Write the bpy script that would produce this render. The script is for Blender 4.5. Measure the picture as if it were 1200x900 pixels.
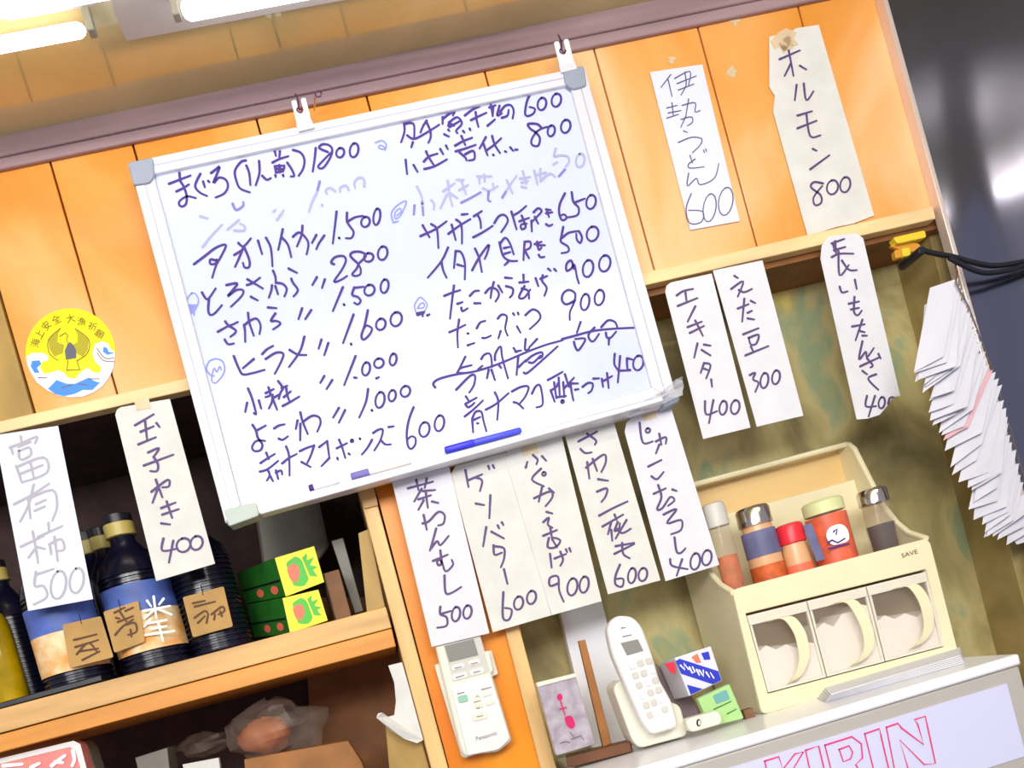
import bpy, bmesh, math, random
from mathutils import Vector, Matrix
C = bpy.context.scene.collection
for o in list(bpy.data.objects): bpy.data.objects.remove(o)
PI = math.pi

# ------------------------------------------------------------------ camera
F_PX, CX, CY, D = 1100.0, 600.0, 800.0, 1.22
YAW, PITCH, ROLL = math.radians(6.93), math.radians(-1.4446), math.radians(15.68)
FW = Vector((math.sin(YAW)*math.cos(PITCH), math.cos(YAW)*math.cos(PITCH), math.sin(PITCH)))
r0 = Vector((math.cos(YAW), -math.sin(YAW), 0)); u0 = r0.cross(FW)
RT = r0*math.cos(ROLL) - u0*math.sin(ROLL); UP = r0*math.sin(ROLL) + u0*math.cos(ROLL)
CAM = Vector((0, -D, 1.5))
cam_d = bpy.data.cameras.new('camera'); cam = bpy.data.objects.new('camera', cam_d); C.objects.link(cam)
m = Matrix((RT, UP, -FW)).transposed().to_4x4(); m.translation = CAM; cam.matrix_world = m
cam_d.sensor_width = 36; cam_d.lens = F_PX/1200*36; cam_d.shift_y = (CY-450)/1200; cam_d.clip_start = .01
sc = bpy.context.scene; sc.camera = cam
sc.view_settings.view_transform = 'Standard'; sc.view_settings.look = 'None'
sc.view_settings.gamma = 1; sc.view_settings.exposure = -0.34
try: sc.view_settings.use_curve_mapping = False
except Exception: pass
# ------------------------------------------------------------------ world and large lights
w = bpy.data.worlds.new('world'); sc.world = w; w.use_nodes = True
w.node_tree.nodes['Background'].inputs[0].default_value = (.62, .62, .72, 1)
w.node_tree.nodes['Background'].inputs[1].default_value = .85
def area(name, loc, target, sx, sy, power, col):
    l = bpy.data.lights.new(name, 'AREA'); l.shape = 'RECTANGLE'; l.size = sx; l.size_y = sy; l.energy = power; l.color = col
    o = bpy.data.objects.new(name, l); C.objects.link(o); o.location = loc
    o.rotation_euler = (Vector(target)-Vector(loc)).to_track_quat('-Z', 'Y').to_euler(); return o
area('room_light', (.1, -1.75, 2.15), (0, 0, 1.7), 1.3, .5, 34, (1, .985, .96))
area('room_light', (-.9, -2.6, 2.1), (.2, 0, 1.5), 1.2, .4, 30, (1, .985, .98))

area('steel_streak_light', (.72, -1.1, 2.26), (.62, -.2, 1.9), .9, .03, 3.5, (1, .93, .78))  # unseen thin lamp, added for a bright streak in the steel sheet

# ------------------------------------------------------------------ geometry helpers
def ray(px, py): return FW + RT*((px-CX)/F_PX) - UP*((py-CY)/F_PX)
def U(px, py, Y=0.0):
    d = ray(px, py); return CAM + d*((D+Y)/d.y)
def UX(px, py, X):
    d = ray(px, py); return CAM + d*((X-CAM.x)/d.x)
def UZ(px, py, z):
    d = ray(px, py); return CAM + d*((z-CAM.z)/d.z)
def S(Y): return (D+Y)/F_PX
ROOT = {}
def props(o, label=None, cat=None, group=None, kind=None):
    for k, v in (('label', label), ('category', cat), ('group', group), ('kind', kind)):
        if v: o[k] = v
    return o
def thing(name, loc, label=None, cat=None, group=None, kind=None):
    o = bpy.data.objects.new(name, None); o.empty_display_size = .02; C.objects.link(o); o.location = loc
    ROOT[o.name] = Vector(loc); return props(o, label, cat, group, kind)
def make(name, vs, fs, mat, parent=None, smooth=False, bevel=0, seg=2, **kw):
    vs = [Vector(v) for v in vs]
    if parent: org = ROOT[parent.name]
    else:
        n = len(vs); org = Vector((sum(v.x for v in vs)/n, sum(v.y for v in vs)/n, min(v.z for v in vs)))
    me = bpy.data.meshes.new(name); me.from_pydata([v-org for v in vs], [], fs)
    bm = bmesh.new(); bm.from_mesh(me); bmesh.ops.recalc_face_normals(bm, faces=bm.faces); bm.to_mesh(me); bm.free()
    me.materials.append(mat); o = bpy.data.objects.new(name, me); C.objects.link(o)
    if parent: o.parent = parent
    else: o.location = org
    ROOT[o.name] = org
    if bevel:
        b = o.modifiers.new('bevel', 'BEVEL'); b.width = bevel; b.segments = seg; b.limit_method = 'ANGLE'; b.angle_limit = .5
    if smooth or bevel:
        me.shade_smooth(); me.set_sharp_from_angle(angle=.7)
    return props(o, **kw)
def box_vf(a, b):
    (x0, y0, z0), (x1, y1, z1) = a, b
    return [(x0,y0,z0),(x1,y0,z0),(x1,y1,z0),(x0,y1,z0),(x0,y0,z1),(x1,y0,z1),(x1,y1,z1),(x0,y1,z1)], \
        [(0,1,2,3),(4,5,6,7),(0,1,5,4),(1,2,6,5),(2,3,7,6),(3,0,4,7)]
def box(name, a, b, mat, parent=None, **kw):
    v, f = box_vf(a, b); return make(name, v, f, mat, parent, **kw)
def prism_vf(front, back):
    n = len(front); return list(front)+list(back), [tuple(range(n)), tuple(range(n, 2*n))] + [(i, (i+1) % n, n+(i+1) % n, n+i) for i in range(n)]
def prism(name, px, Y, depth, mat, parent=None, **kw):
    """outline traced at plane Y, extruded backwards along the wall normal to a real thickness"""
    f = [U(x, y, Y) for x, y in px]; b = [v+Vector((0, depth, 0)) for v in f]
    v, fs = prism_vf(f, b); return make(name, v, fs, mat, parent, **kw)
def hexa(name, f4, Yf, b4, Yb, mat, parent=None, **kw):
    v, fs = prism_vf([U(x, y, Yf) for x, y in f4], [U(x, y, Yb) for x, y in b4]); return make(name, v, fs, mat, parent, **kw)
def ring(name, outer, inner, Y, depth, mat, parent=None, **kw):
    n = len(outer); o1 = [U(x, y, Y) for x, y in outer]; i1 = [U(x, y, Y) for x, y in inner]; d = Vector((0, depth, 0))
    v = o1+i1+[p+d for p in o1]+[p+d for p in i1]; f = []
    for i in range(n):
        j = (i+1) % n
        f += [(i, j, n+j, n+i), (2*n+i, 3*n+i, 3*n+j, 2*n+j), (i, 2*n+i, 2*n+j, j), (n+i, n+j, 3*n+j, 3*n+i)]
    return make(name, v, f, mat, parent, **kw)
def rpoly(pts, r, n=4):
    out = []; N = len(pts)
    for i in range(N):
        p = Vector(pts[i]); a = Vector(pts[i-1]); b = Vector(pts[(i+1) % N])
        ra = min(r, (a-p).length*.45); rb = min(r, (b-p).length*.45)
        s = p+(a-p).normalized()*ra; e = p+(b-p).normalized()*rb
        for k in range(n+1):
            t = k/n; q = s*(1-t)**2 + p*2*t*(1-t) + e*t*t; out.append((q.x, q.y))
    return out
def lerp4(q, u, v):
    (ax, ay), (bx, by), (cx, cy), (dx, dy) = q   # TL TR BR BL
    return ((ax*(1-u)+bx*u)*(1-v)+(dx*(1-u)+cx*u)*v, (ay*(1-u)+by*u)*(1-v)+(dy*(1-u)+cy*u)*v)
def sub4(q, u0_, v0_, u1_, v1_): return [lerp4(q, u0_, v0_), lerp4(q, u1_, v0_), lerp4(q, u1_, v1_), lerp4(q, u0_, v1_)]
def lathe(name, base, prof, mat, parent=None, seg=24, axis=Vector((0, 0, 1)), smooth=True, **kw):
    """prof: (height, radius) in metres along axis from base"""
    ax = axis.normalized(); a = ax.orthogonal().normalized(); b = ax.cross(a); v = []; f = []
    for h, r in prof:
        for k in range(seg):
            t = 2*PI*k/seg; v.append(base+ax*h+(a*math.cos(t)+b*math.sin(t))*r)
    for i in range(len(prof)-1):
        for k in range(seg):
            k2 = (k+1) % seg; f.append((i*seg+k, i*seg+k2, (i+1)*seg+k2, (i+1)*seg+k))
    f.append(tuple(range(seg))); f.append(tuple((len(prof)-1)*seg+k for k in range(seg)))
    return make(name, v, f, mat, parent, smooth=smooth, **kw)
def tube(name, pts, r, mat, parent=None, seg=10, **kw):
    pts = [Vector(p) for p in pts]; v = []; f = []
    for i, p in enumerate(pts):
        t = (pts[min(i+1, len(pts)-1)]-pts[max(i-1, 0)]).normalized()
        a = t.cross(Vector((.12, 1, .07))).normalized(); b = t.cross(a)
        for k in range(seg):
            q = 2*PI*k/seg; v.append(p+(a*math.cos(q)+b*math.sin(q))*r)
    for i in range(len(pts)-1):
        for k in range(seg):
            k2 = (k+1) % seg; f.append((i*seg+k, i*seg+k2, (i+1)*seg+k2, (i+1)*seg+k))
    f.append(tuple(range(seg))); f.append(tuple((len(pts)-1)*seg+k for k in range(seg)))
    return make(name, v, f, mat, parent, smooth=True, **kw)
def catmull(p, n=4):
    if len(p) < 3: return p
    q = [p[0]]+p+[p[-1]]; out = []
    for i in range(1, len(q)-2):
        for k in range(n):
            t = k/n; a, b, c, d = q[i-1], q[i], q[i+1], q[i+2]
            out.append(tuple(.5*((2*b[j])+(-a[j]+c[j])*t+(2*a[j]-5*b[j]+4*c[j]-d[j])*t*t+(-a[j]+3*b[j]-3*c[j]+d[j])*t**3) for j in range(len(b))))
    out.append(q[-2]); return out
def parse(s, x0, y0, k):
    """'x,y x,y;...' strokes; 'o x,y,rx,ry' an oval; both in the units of a crop at (x0,y0) magnified k times"""
    out = []
    for st in s.split(';'):
        st = st.strip()
        if not st: continue
        if st[0] == 'o':
            x, y, rx, ry = [float(t) for t in st[1:].split(',')]
            sh = .17*ry/max(rx, 1)
            pts = [(x+rx*math.cos(a)+.12*ry*math.sin(-a), y+ry*math.sin(a)) for a in [(-1.9+2*PI*i/14) for i in range(15)]]
            out.append([(x0+a/k, y0+b/k) for a, b in pts])
        else:
            pts = [tuple(float(t) for t in c.split(',')) for c in st.split()]
            out.append([(x0+a/k, y0+b/k) for a, b in catmull(pts)])
    return out
def ribbons(name, strokes, Y, wpx, mat, parent, **kw):
    v = []; f = []
    for si, st in enumerate(strokes):
        P = [U(x, y, Y)-Vector((0, .00001*(si % 12), 0)) for x, y in st]; hw = wpx*S(Y)/2
        P2 = [P[0]]
        for p in P[1:]:
            if (p-P2[-1]).length > 1e-5: P2.append(p)
        P = P2
        if len(P) == 1: P.append(P[0]+Vector((.0006, 0, .0006)))
        base = len(v); n = len(P)
        for i, p in enumerate(P):
            t = (P[min(i+1, n-1)]-P[max(i-1, 0)]); t.y = 0; t.normalize(); nn = Vector((-t.z, 0, t.x)); t_ = i/(n-1)
            ww = hw*(1.08-.26*t_)
            v += [p+nn*ww, p-nn*ww]
        for i in range(n-1): f.append((base+2*i, base+2*i+1, base+2*i+3, base+2*i+2))
        for p, ww in ((P[0], hw*1.12), (P[-1], hw*.86)):
            b0 = len(v)
            for k in range(8): v.append(p+Vector((math.cos(k*PI/4)*ww, -.000004, math.sin(k*PI/4)*ww)))
            f.append(tuple(range(b0, b0+8)))
    return make(name, v, f, mat, parent, **kw)
def text(name, body, cx, cy, hpx, Y, mat, parent, ang=0.0, sx=1.0, center=True, **kw):
    cu = bpy.data.curves.new('t', 'FONT'); cu.body = body; cu.size = 1; cu.align_x = 'CENTER'; cu.align_y = 'CENTER'; cu.resolution_u = 2
    o = bpy.data.objects.new('t', cu); C.objects.link(o)
    me = bpy.data.meshes.new_from_object(o); h = hpx*S(Y)*1.35; p = U(cx, cy, Y); ca, sa = math.cos(ang), math.sin(ang)
    vs = [p+Vector(((q.co.x*sx*ca-q.co.y*sa)*h, 0, (q.co.x*sx*sa+q.co.y*ca)*h)) for q in me.vertices]; fs = [tuple(q.vertices) for q in me.polygons]
    bpy.data.objects.remove(o)
    if not vs: return None
    return make(name, vs, fs, mat, parent, **kw)

# ------------------------------------------------------------------ materials
def lin(c): return tuple(((x/255)/12.92 if x/255 <= .04045 else ((x/255+.055)/1.055)**2.4) for x in c)+(1,)
def mat(name, rgb, rough=.5, metal=0, var=0, vscale=20, bump=0, bscale=60, coat=0, alpha=1, emit=0, spec=.5, rgb2=None, stretch=None, trans=0, ior=1.45):
    m = bpy.data.materials.new(name); m.use_nodes = True; nt = m.node_tree; b = nt.nodes['Principled BSDF']; L = nt.links
    b.inputs['Base Color'].default_value = lin(rgb); b.inputs['Roughness'].default_value = rough; b.inputs['Metallic'].default_value = metal
    b.inputs['Specular IOR Level'].default_value = spec; b.inputs['Coat Weight'].default_value = coat; b.inputs['Coat Roughness'].default_value = .08
    b.inputs['Alpha'].default_value = alpha; b.inputs['Transmission Weight'].default_value = trans; b.inputs['IOR'].default_value = ior
    if emit: b.inputs['Emission Color'].default_value = lin(rgb); b.inputs['Emission Strength'].default_value = emit
    if var or rgb2 or bump:
        tc = nt.nodes.new('ShaderNodeTexCoord'); mp = nt.nodes.new('ShaderNodeMapping'); L.new(tc.outputs['Object'], mp.inputs['Vector'])
        if stretch: mp.inputs['Scale'].default_value = stretch
    if var or rgb2:
        n = nt.nodes.new('ShaderNodeTexNoise'); n.inputs['Scale'].default_value = vscale; n.inputs['Detail'].default_value = 6; L.new(mp.outputs[0], n.inputs['Vector'])
        r = nt.nodes.new('ShaderNodeValToRGB'); L.new(n.outputs['Fac'], r.inputs['Fac'])
        c2 = rgb2 or tuple(max(0, x*(1-var)) for x in rgb); r.color_ramp.elements[0].position = .36; r.color_ramp.elements[1].position = .66
        r.color_ramp.elements[0].color = lin(c2); r.color_ramp.elements[1].color = lin(rgb); L.new(r.outputs['Color'], b.inputs['Base Color'])
    if bump:
        n = nt.nodes.new('ShaderNodeTexNoise'); n.inputs['Scale'].default_value = bscale; n.inputs['Detail'].default_value = 5; L.new(mp.outputs[0], n.inputs['Vector'])
        bp = nt.nodes.new('ShaderNodeBump'); bp.inputs['Strength'].default_value = bump; bp.inputs['Distance'].default_value = .003
        L.new(n.outputs['Fac'], bp.inputs['Height']); L.new(bp.outputs[0], b.inputs['Normal'])
    return m
def ramp_mat(name, stops, vscale, rough=.5, stretch=None, dist=.6, coord='Object'):
    m = mat(name, (255, 255, 255), rough); nt = m.node_tree; L = nt.links; b = nt.nodes['Principled BSDF']
    tc = nt.nodes.new('ShaderNodeTexCoord'); mp = nt.nodes.new('ShaderNodeMapping'); L.new(tc.outputs[coord], mp.inputs['Vector'])
    if stretch: mp.inputs['Scale'].default_value = stretch
    n = nt.nodes.new('ShaderNodeTexNoise'); n.inputs['Scale'].default_value = vscale; n.inputs['Detail'].default_value = 8; n.inputs['Distortion'].default_value = dist
    L.new(mp.outputs[0], n.inputs['Vector']); r = nt.nodes.new('ShaderNodeValToRGB'); L.new(n.outputs['Fac'], r.inputs['Fac'])
    while len(r.color_ramp.elements) < len(stops): r.color_ramp.elements.new(.5)
    for e, (p, c) in zip(r.color_ramp.elements, stops): e.position = p; e.color = lin(c)
    L.new(r.outputs['Color'], b.inputs['Base Color']); return m
M = {}
M['plank'] = ramp_mat('plank_wood', [(.3, (208, 128, 40)), (.44, (230, 150, 60)), (.56, (238, 168, 92)), (.7, (245, 194, 140))], 3.4, .38, (1, 1, .6), .8)
M['plank'].node_tree.nodes['Principled BSDF'].inputs['Coat Weight'].default_value = .15
M['olive'] = mat('olive_board', (186, 150, 78), .5, var=.15, vscale=8, stretch=(3, 1, 1))
M['dark'] = mat('dark_gap', (70, 34, 22), .8)
M['lightwood'] = mat('pale_wood', (252, 216, 160), .5, var=.12, vscale=14, stretch=(.4, 1, 3), bump=.1)
M['paleedge'] = mat('pale_edge_wood', (248, 204, 136), .5, var=.12, vscale=14, stretch=(3, 1, .4), bump=.1)
M['orange'] = ramp_mat('orange_varnished_wood', [(.3, (220, 118, 14)), (.6, (244, 150, 20)), (.8, (244, 166, 50))], 7, .35, (2, 1, .5))
M['shelfwood'] = mat('shelf_wood', (232, 182, 116), .5, var=.15, vscale=16, stretch=(.3, 1, 3))
M['shelforange'] = mat('shelf_front_wood', (240, 158, 56), .4, var=.12, vscale=12, stretch=(.3, 1, 3))
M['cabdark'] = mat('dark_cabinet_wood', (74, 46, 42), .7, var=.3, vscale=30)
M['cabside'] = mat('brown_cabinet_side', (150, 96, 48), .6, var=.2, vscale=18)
M['cornice'] = mat('mauve_cornice_wood', (166, 138, 142), .5, var=.14, vscale=10, stretch=(.3, 1, 4), bump=.08)
M['ceil'] = ramp_mat('glossy_ceiling_sheet', [(.3, (196, 186, 126)), (.7, (228, 216, 164))], 4, .1)
cb = M['ceil'].node_tree.nodes['Principled BSDF']; cb.inputs['Metallic'].default_value = .15; cb.inputs['Coat Weight'].default_value = .8; cb.inputs['Coat Roughness'].default_value = .05
M['marble'] = ramp_mat('marbled_wallpaper', [(.3, (96, 88, 58)), (.4, (140, 128, 84)), (.48, (172, 158, 106)), (.55, (196, 182, 128)), (.6, (152, 168, 130)), (.65, (180, 174, 122)), (.71, (222, 202, 110)), (.8, (216, 208, 166))], 6.5, .6, (1.3, 1, .7), .5)
M['marble2'] = ramp_mat('pale_marbled_paper', [(.3, (140, 120, 70)), (.7, (190, 168, 112))], 9, .6)
M['steel'] = mat('stainless_steel', (126, 126, 146), .17, metal=1, bump=.8, bscale=2.6, stretch=(.7, 1, 1.1))
sb = [n for n in M['steel'].node_tree.nodes if n.type == 'BUMP'][0]; sb.inputs['Distance'].default_value = .045; [n for n in M['steel'].node_tree.nodes if n.type == 'TEX_NOISE'][0].inputs['Detail'].default_value = 1
M['steeledge'] = mat('steel_edge', (232, 214, 206), .35, metal=.4)
M['board'] = mat('whiteboard_enamel', (205, 212, 238), .12, spec=.4)
M['alu'] = mat('white_aluminium', (224, 222, 230), .32, metal=.15)
M['aluline'] = mat('frame_groove', (180, 186, 206), .5)
M['cap'] = mat('grey_corner_plastic', (148, 156, 172), .4)
M['capgreen'] = mat('pale_corner_plastic', (176, 188, 180), .4)
M['ink'] = mat('purple_black_ink', (70, 42, 136), .6)
M['fade'] = mat('faded_ink', (166, 168, 208), .6)
M['fade2'] = mat('half_faded_ink', (128, 118, 190), .6)
M['bluemark'] = mat('blue_ink', (138, 144, 240), .6)
M['pink'] = mat('paper_ink', (90, 68, 120), .6)
M['thinink'] = mat('thin_grey_ink', (92, 84, 128), .6)
M['paleink'] = mat('pale_pencil_ink', (178, 174, 188), .6)
M['paper'] = mat('white_paper', (226, 225, 232), .8, var=.03, vscale=25, bump=.15, bscale=30)
M['paperwarm'] = mat('warm_white_paper', (226, 224, 219), .8, var=.05, vscale=22, bump=.25, bscale=25)
M['papershiny'] = mat('bluish_white_paper', (222, 226, 246), .45)
M['tape'] = mat('cloudy_tape', (250, 226, 186), .3, alpha=.75, var=.1)
M['plasticwrap'] = mat('clear_plastic_film', (226, 226, 236), .15, alpha=.55, bump=.6, bscale=90)
M['white'] = mat('white_plastic', (236, 234, 232), .35)
M['offwhite'] = mat('ivory_plastic', (232, 228, 212), .35)
M['cream'] = mat('cream_plastic', (244, 234, 196), .32, var=.05, vscale=6)
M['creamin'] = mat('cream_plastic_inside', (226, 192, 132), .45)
M['clear'] = mat('clear_plastic', (224, 204, 184), .08, alpha=.14)
M['clearrim'] = mat('clear_plastic_rim', (246, 240, 224), .15, alpha=.8)
M['salt'] = mat('white_granules', (246, 242, 238), .9, bump=.6, bscale=140)
M['chrome'] = mat('brushed_chrome', (200, 190, 185), .18, metal=1)
M['black'] = mat('black_rubber', (24, 24, 34), .4)
M['tubelight'] = mat('lit_fluorescent_tube', (252, 252, 255), .5, emit=4)
M['fitting'] = mat('white_light_fitting', (206, 200, 192), .4)
M['blackglass'] = mat('black_bottle', (20, 20, 42), .22, var=.3)
M['oil'] = mat('yellow_oil', (206, 168, 10), .12, var=.3, vscale=14)
M['oilgreen'] = mat('green_base_glass', (110, 150, 50), .2)
M['labelblue'] = mat('blue_label', (90, 116, 200), .5, var=.25, vscale=25)
M['labelorange'] = mat('orange_label', (240, 158, 60), .5, rgb2=(250, 226, 180), vscale=40)
M['kraft'] = mat('kraft_card', (200, 158, 96), .8, var=.1)
M['capyellow'] = mat('pale_yellow_cap', (196, 176, 96), .4)
M['capgrey'] = mat('dull_grey_cap', (96, 88, 84), .5)
M['brownink'] = mat('brown_ink', (98, 66, 44), .7)
M['yellow'] = mat('bright_yellow_print', (250, 236, 20), .45)
M['green'] = mat('green_print', (70, 190, 40), .45)
M['greenbox'] = mat('green_carton', (44, 128, 42), .5, var=.2)
M['salmon'] = mat('salmon_print', (246, 120, 90), .5)
M['greyjar'] = mat('grey_translucent_plastic', (140, 134, 120), .4, var=.12)
M['cardboard'] = mat('brown_cardboard', (136, 98, 70), .8, var=.15)
M['pinkpack'] = mat('pink_packet', (240, 104, 140), .4, rgb2=(248, 150, 130), vscale=12)
M['bagorange'] = mat('orange_food', (214, 96, 44), .5, rgb2=(236, 150, 96), vscale=30, bump=.5)
M['bag'] = mat('dusty_plastic_bag', (130, 112, 100), .3, alpha=.4, bump=.8, bscale=60)
M['brownboard'] = mat('brown_board', (176, 116, 60), .6, var=.15)
M['lcd'] = mat('grey_lcd', (142, 140, 134), .2)
M['bezel'] = mat('pale_grey_plastic', (206, 202, 194), .4)
M['greenbtn'] = mat('green_button', (150, 200, 176), .4)
M['redprint'] = mat('crimson_print', (222, 40, 66), .45)
M['magenta'] = mat('magenta_print', (205, 20, 100), .5)
M['greyprint'] = mat('grey_print', (120, 110, 120), .6)
M['acrylic'] = mat('frosted_acrylic', (158, 144, 156), .25, rgb2=(188, 180, 192), vscale=60)
M['blueprint'] = mat('blue_print', (44, 56, 200), .45)
M['lilac'] = mat('lilac_white_carton', (226, 224, 244), .45)
M['mauve'] = mat('mauve_carton', (150, 130, 138), .5, var=.15)
M['palegreen'] = mat('pale_green_packet', (172, 214, 140), .5)
M['teal'] = mat('teal_print', (110, 170, 170), .5)
M['orangefill'] = mat('orange_seasoning', (224, 108, 50), .6, var=.2, vscale=60)
M['redcap'] = mat('red_cap', (232, 44, 58), .35)
M['peach'] = mat('peach_glass', (226, 176, 130), .3)
M['bluegrey'] = mat('blue_grey_label', (122, 124, 168), .5, var=.2)
M['jarorange'] = mat('orange_jar_label', (244, 112, 78), .4, var=.12, vscale=60)
M['capmint'] = mat('pale_mint_cap', (222, 226, 168), .4)
M['darkfill'] = mat('dark_seasoning', (34, 24, 58), .2)
M['glass'] = mat('clear_glass', (222, 206, 180), .06, alpha=.16)
M['fridgewhite'] = mat('white_enamel', (242, 242, 248), .25)
M['fridgegrey'] = mat('grey_enamel', (184, 178, 172), .4)
M['signlilac'] = mat('lilac_sign_panel', (206, 206, 236), .35, emit=.12)
M['signred'] = mat('pink_red_outline', (232, 60, 120), .5)
M['slip'] = mat('order_slip_paper', (216, 215, 226), .8, bump=.3, bscale=25)
M['sliplines'] = mat('pale_slip_print', (170, 165, 200), .8)
M['slippink'] = mat('pinkish_slip_paper', (226, 176, 184), .8)
M['yellowplug'] = mat('yellow_plastic', (232, 204, 50), .4)
M['amber'] = mat('amber_tape', (214, 150, 50), .4)
M['stickyellow'] = mat('sticker_yellow', (250, 236, 0), .35)
M['stickwhite'] = mat('sticker_white', (226, 236, 252), .35)
M['stickblue'] = mat('sticker_blue', (66, 140, 232), .35)
M['stickgrey'] = mat('sticker_slate', (92, 92, 110), .4)
M['stickgold'] = mat('sticker_gold', (176, 164, 10), .4)
M['stickline'] = mat('sticker_brown_line', (120, 96, 20), .4)
M['mauvescrew'] = mat('dark_screw', (92, 58, 92), .35, metal=.6)
M['floor'] = mat('grey_floor', (120, 112, 104), .6, var=.1)
M['signwhite'] = mat('white_print', (250, 250, 250), .5)

# ------------------------------------------------------------------ the setting
Zs = lambda x, y, Y=0: U(x, y, Y).z
z_strip_b = (U(300, 438).z + U(900, 300.5).z)/2
stripL, stripR = U(-140, 527), U(1095, 241)
box('floor', (-2.2, -3.2, -.05), (2.4, .4, 0), M['floor'], kind='structure')
zc = (U(0, 160).z+U(740, 5).z)/2
p0, p1 = U(0, 160, -.012), U(740, 6, -.012)
czs = lambda x: p0.z+(p1.z-p0.z)*(x-p0.x)/(p1.x-p0.x)
vs, fs = box_vf((-1.6, -2.4, 0), (1.5, .3, .03)); vs = [(x, y, czs(x)+z) for x, y, z in vs]
make('ceiling', vs, fs, M['ceil'], kind='structure')
j0, j1 = UZ(361, 89, zc-.002), UZ(446, -12, zc-.002)
make('trim_5', *prism_vf([j0, j0+Vector((.003, 0, 0)), j1+Vector((.006, 0, 0)), j1], [q_+Vector((0, 0, .006)) for q_ in (j0, j0+Vector((.003, 0, 0)), j1+Vector((.006, 0, 0)), j1)]), M['bezel'], kind='structure')
# plank wall
wall = thing('wall_back', (0, 0, z_strip_b), kind='structure')
seams = [U(58, 188).x, U(155, 168).x, U(302, 145).x, U(431, 118).x, U(569, 87).x, U(697, 60).x, U(818, 32).x, U(935, 6).x]
xl0, xr0 = U(8, 372).x, U(1037, 0).x
edges = [xl0]+seams+[xr0+.02]
ztop = czs(0)-.006
for i in range(len(edges)-1):
    a, b = edges[i]+.0011, edges[i+1]-.0011
    box('plank', (a, 0, stripR.z-.01), (b, .012, ztop), M['plank'], wall, bevel=.0012)
box('plank', (U(-220, 420).x, -.004, stripR.z-.01), (xl0-.001, .012, ztop), M['olive'], wall, bevel=.001)
box('plank_backing', (U(-220, 420).x, .012, stripR.z-.01), (xr0+.05, .05, ztop), M['dark'], wall)
# glue and scratch marks left on the planks
# cornice
q = [(-160, 190), (1080, -66), (1080, -48), (-160, 216)]
def cq(a0, a1, b0, b1): return [(-160, a0), (1100, a1), (1100, b1), (-160, b0)]
def ln(x, y0, y800): return y0+(y800-y0)*x/800
tr = thing('trim_1', U(400, 110, -.02), kind='structure')
prism('cornice_board', [(-160, ln(-160, 158, -9)), (1060, ln(1060, 158, -9)), (1060, ln(1060, 183, 17)), (-160, ln(-160, 183, 17))], -.012, .012, M['cornice'], tr, bevel=.002)
prism('cornice_board', [(-160, ln(-160, 184.5, 18.5)), (1060, ln(1060, 184.5, 18.5)), (1060, ln(1060, 198, 32)), (-160, ln(-160, 198, 32))], -.008, .008, M['cornice'], tr, bevel=.002)
# pale strips below the planks
prism('trim_2', [(-150, 528), (1093, 241), (1097, 256), (-150, 542)], -.010, .02, M['lightwood'], bevel=.0012, kind='structure')
# underside over the right recess, recess wall with marbled paper
xs = U(640, 900).x
zr = U(900, 301).z
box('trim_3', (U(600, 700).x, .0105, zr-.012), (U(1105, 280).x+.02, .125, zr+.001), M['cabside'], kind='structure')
box('wall_recess', (U(596, 700).x, .12, .0), (U(1200, 640).x+.25, .14, zr+.01), M['marble'], kind='structure')
prism('trim_4', [(1084, 256), (1098, 256), (1284, 930), (1258, 934)], .03, .09, M['marble2'], bevel=.001, kind='structure')
# stainless wall
steel = thing('wall_right', U(1090, 200, 0), kind='structure')
a0, a1 = U(1028, -40, -.012), U(1262, 800, -.012); q0 = (a0-a1).normalized(); a0 = a0+q0*.10; a1 = a1-q0*.5
dx = Vector((.34, -.075, 0))
vt = [a0, a0+dx, a1+dx, a1]; bk = [p+Vector((.003, .02, 0)) for p in vt]
N_ = 24; vs = []; fs = []
for j in range(N_+1):
    for i in range(N_+1):
        p = (a0*(1-j/N_)+a1*(j/N_)) + dx*(i/N_)
        vs.append(p+Vector((0, -.0035*math.sin(i*.55+j*.35)*min(1, i/4)-.0025*math.sin(j*.8-i*.2)*min(1, i/4), 0)))
for j in range(N_):
    for i in range(N_): k = j*(N_+1)+i; fs.append((k, k+1, k+N_+2, k+N_+1))
make('steel_sheet', vs, fs, M['steel'], steel, smooth=True)
prism('steel_edge_trim', [(1005, -110), (1010.5, -110), (1340, 1082), (1334, 1082)], -.018, .018, M['steeledge'], steel, bevel=.001)

# ------------------------------------------------------------------ light fittings on the ceiling
def fitting(label, x0, y0, x1, y1, r, plate, socks):
    z_ = zc-.03; a, b = UZ(x0, y0, z_), UZ(x1, y1, z_); b.y = a.y = (UZ(60, ln(60, *LINE), z_).y if LINE else b.y)
    t = thing('fluorescent_light', (a+b)/2, label, 'light', 'ceiling fluorescent lights')
    ax = (b-a); L_ = ax.length
    lathe('lamp_tube', a, [(0, r*.3), (.002, r*.7), (.007, r), (L_-.007, r), (L_-.002, r*.7), (L_, r*.3)], M['tubelight'], t, axis=ax)
    (xa_, ya_, yb_) = plate
    box('lamp_housing', (min(a.x, b.x)+xa_, a.y+ya_, zc-.012), (max(a.x, b.x)+.02, a.y+yb_, zc), M['fitting'], t, bevel=.002)
    for sx in socks:
        X_ = a.x-.006 if sx < 0 else b.x+.006
        box('lamp_socket', (X_-.004, a.y-.007, z_-.007), (X_+.004, a.y+.007, zc-.011), M['socket'], t, bevel=.0015)
    return t
LINE = None
M['socket'] = mat('dull_socket_plastic', (150, 146, 128), .5)
yb = UZ(143, 57, zc).y
fitting('lit fluorescent tube with rounded end, ending at left over the cornice', -180, 78, 100, 34, .0078, (0, -.022, -.004), (1,))
fitting('lit fluorescent tube continuing right along the ceiling above the whiteboard', 211, 7, 640, -66, .0105, (-.07, -.012, .055), (-1,))
fitting('brightest wide lit tube at the top corner nearest the room', -220, 46, 170, -30, .015, (0, -.03, .01), ())

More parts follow.
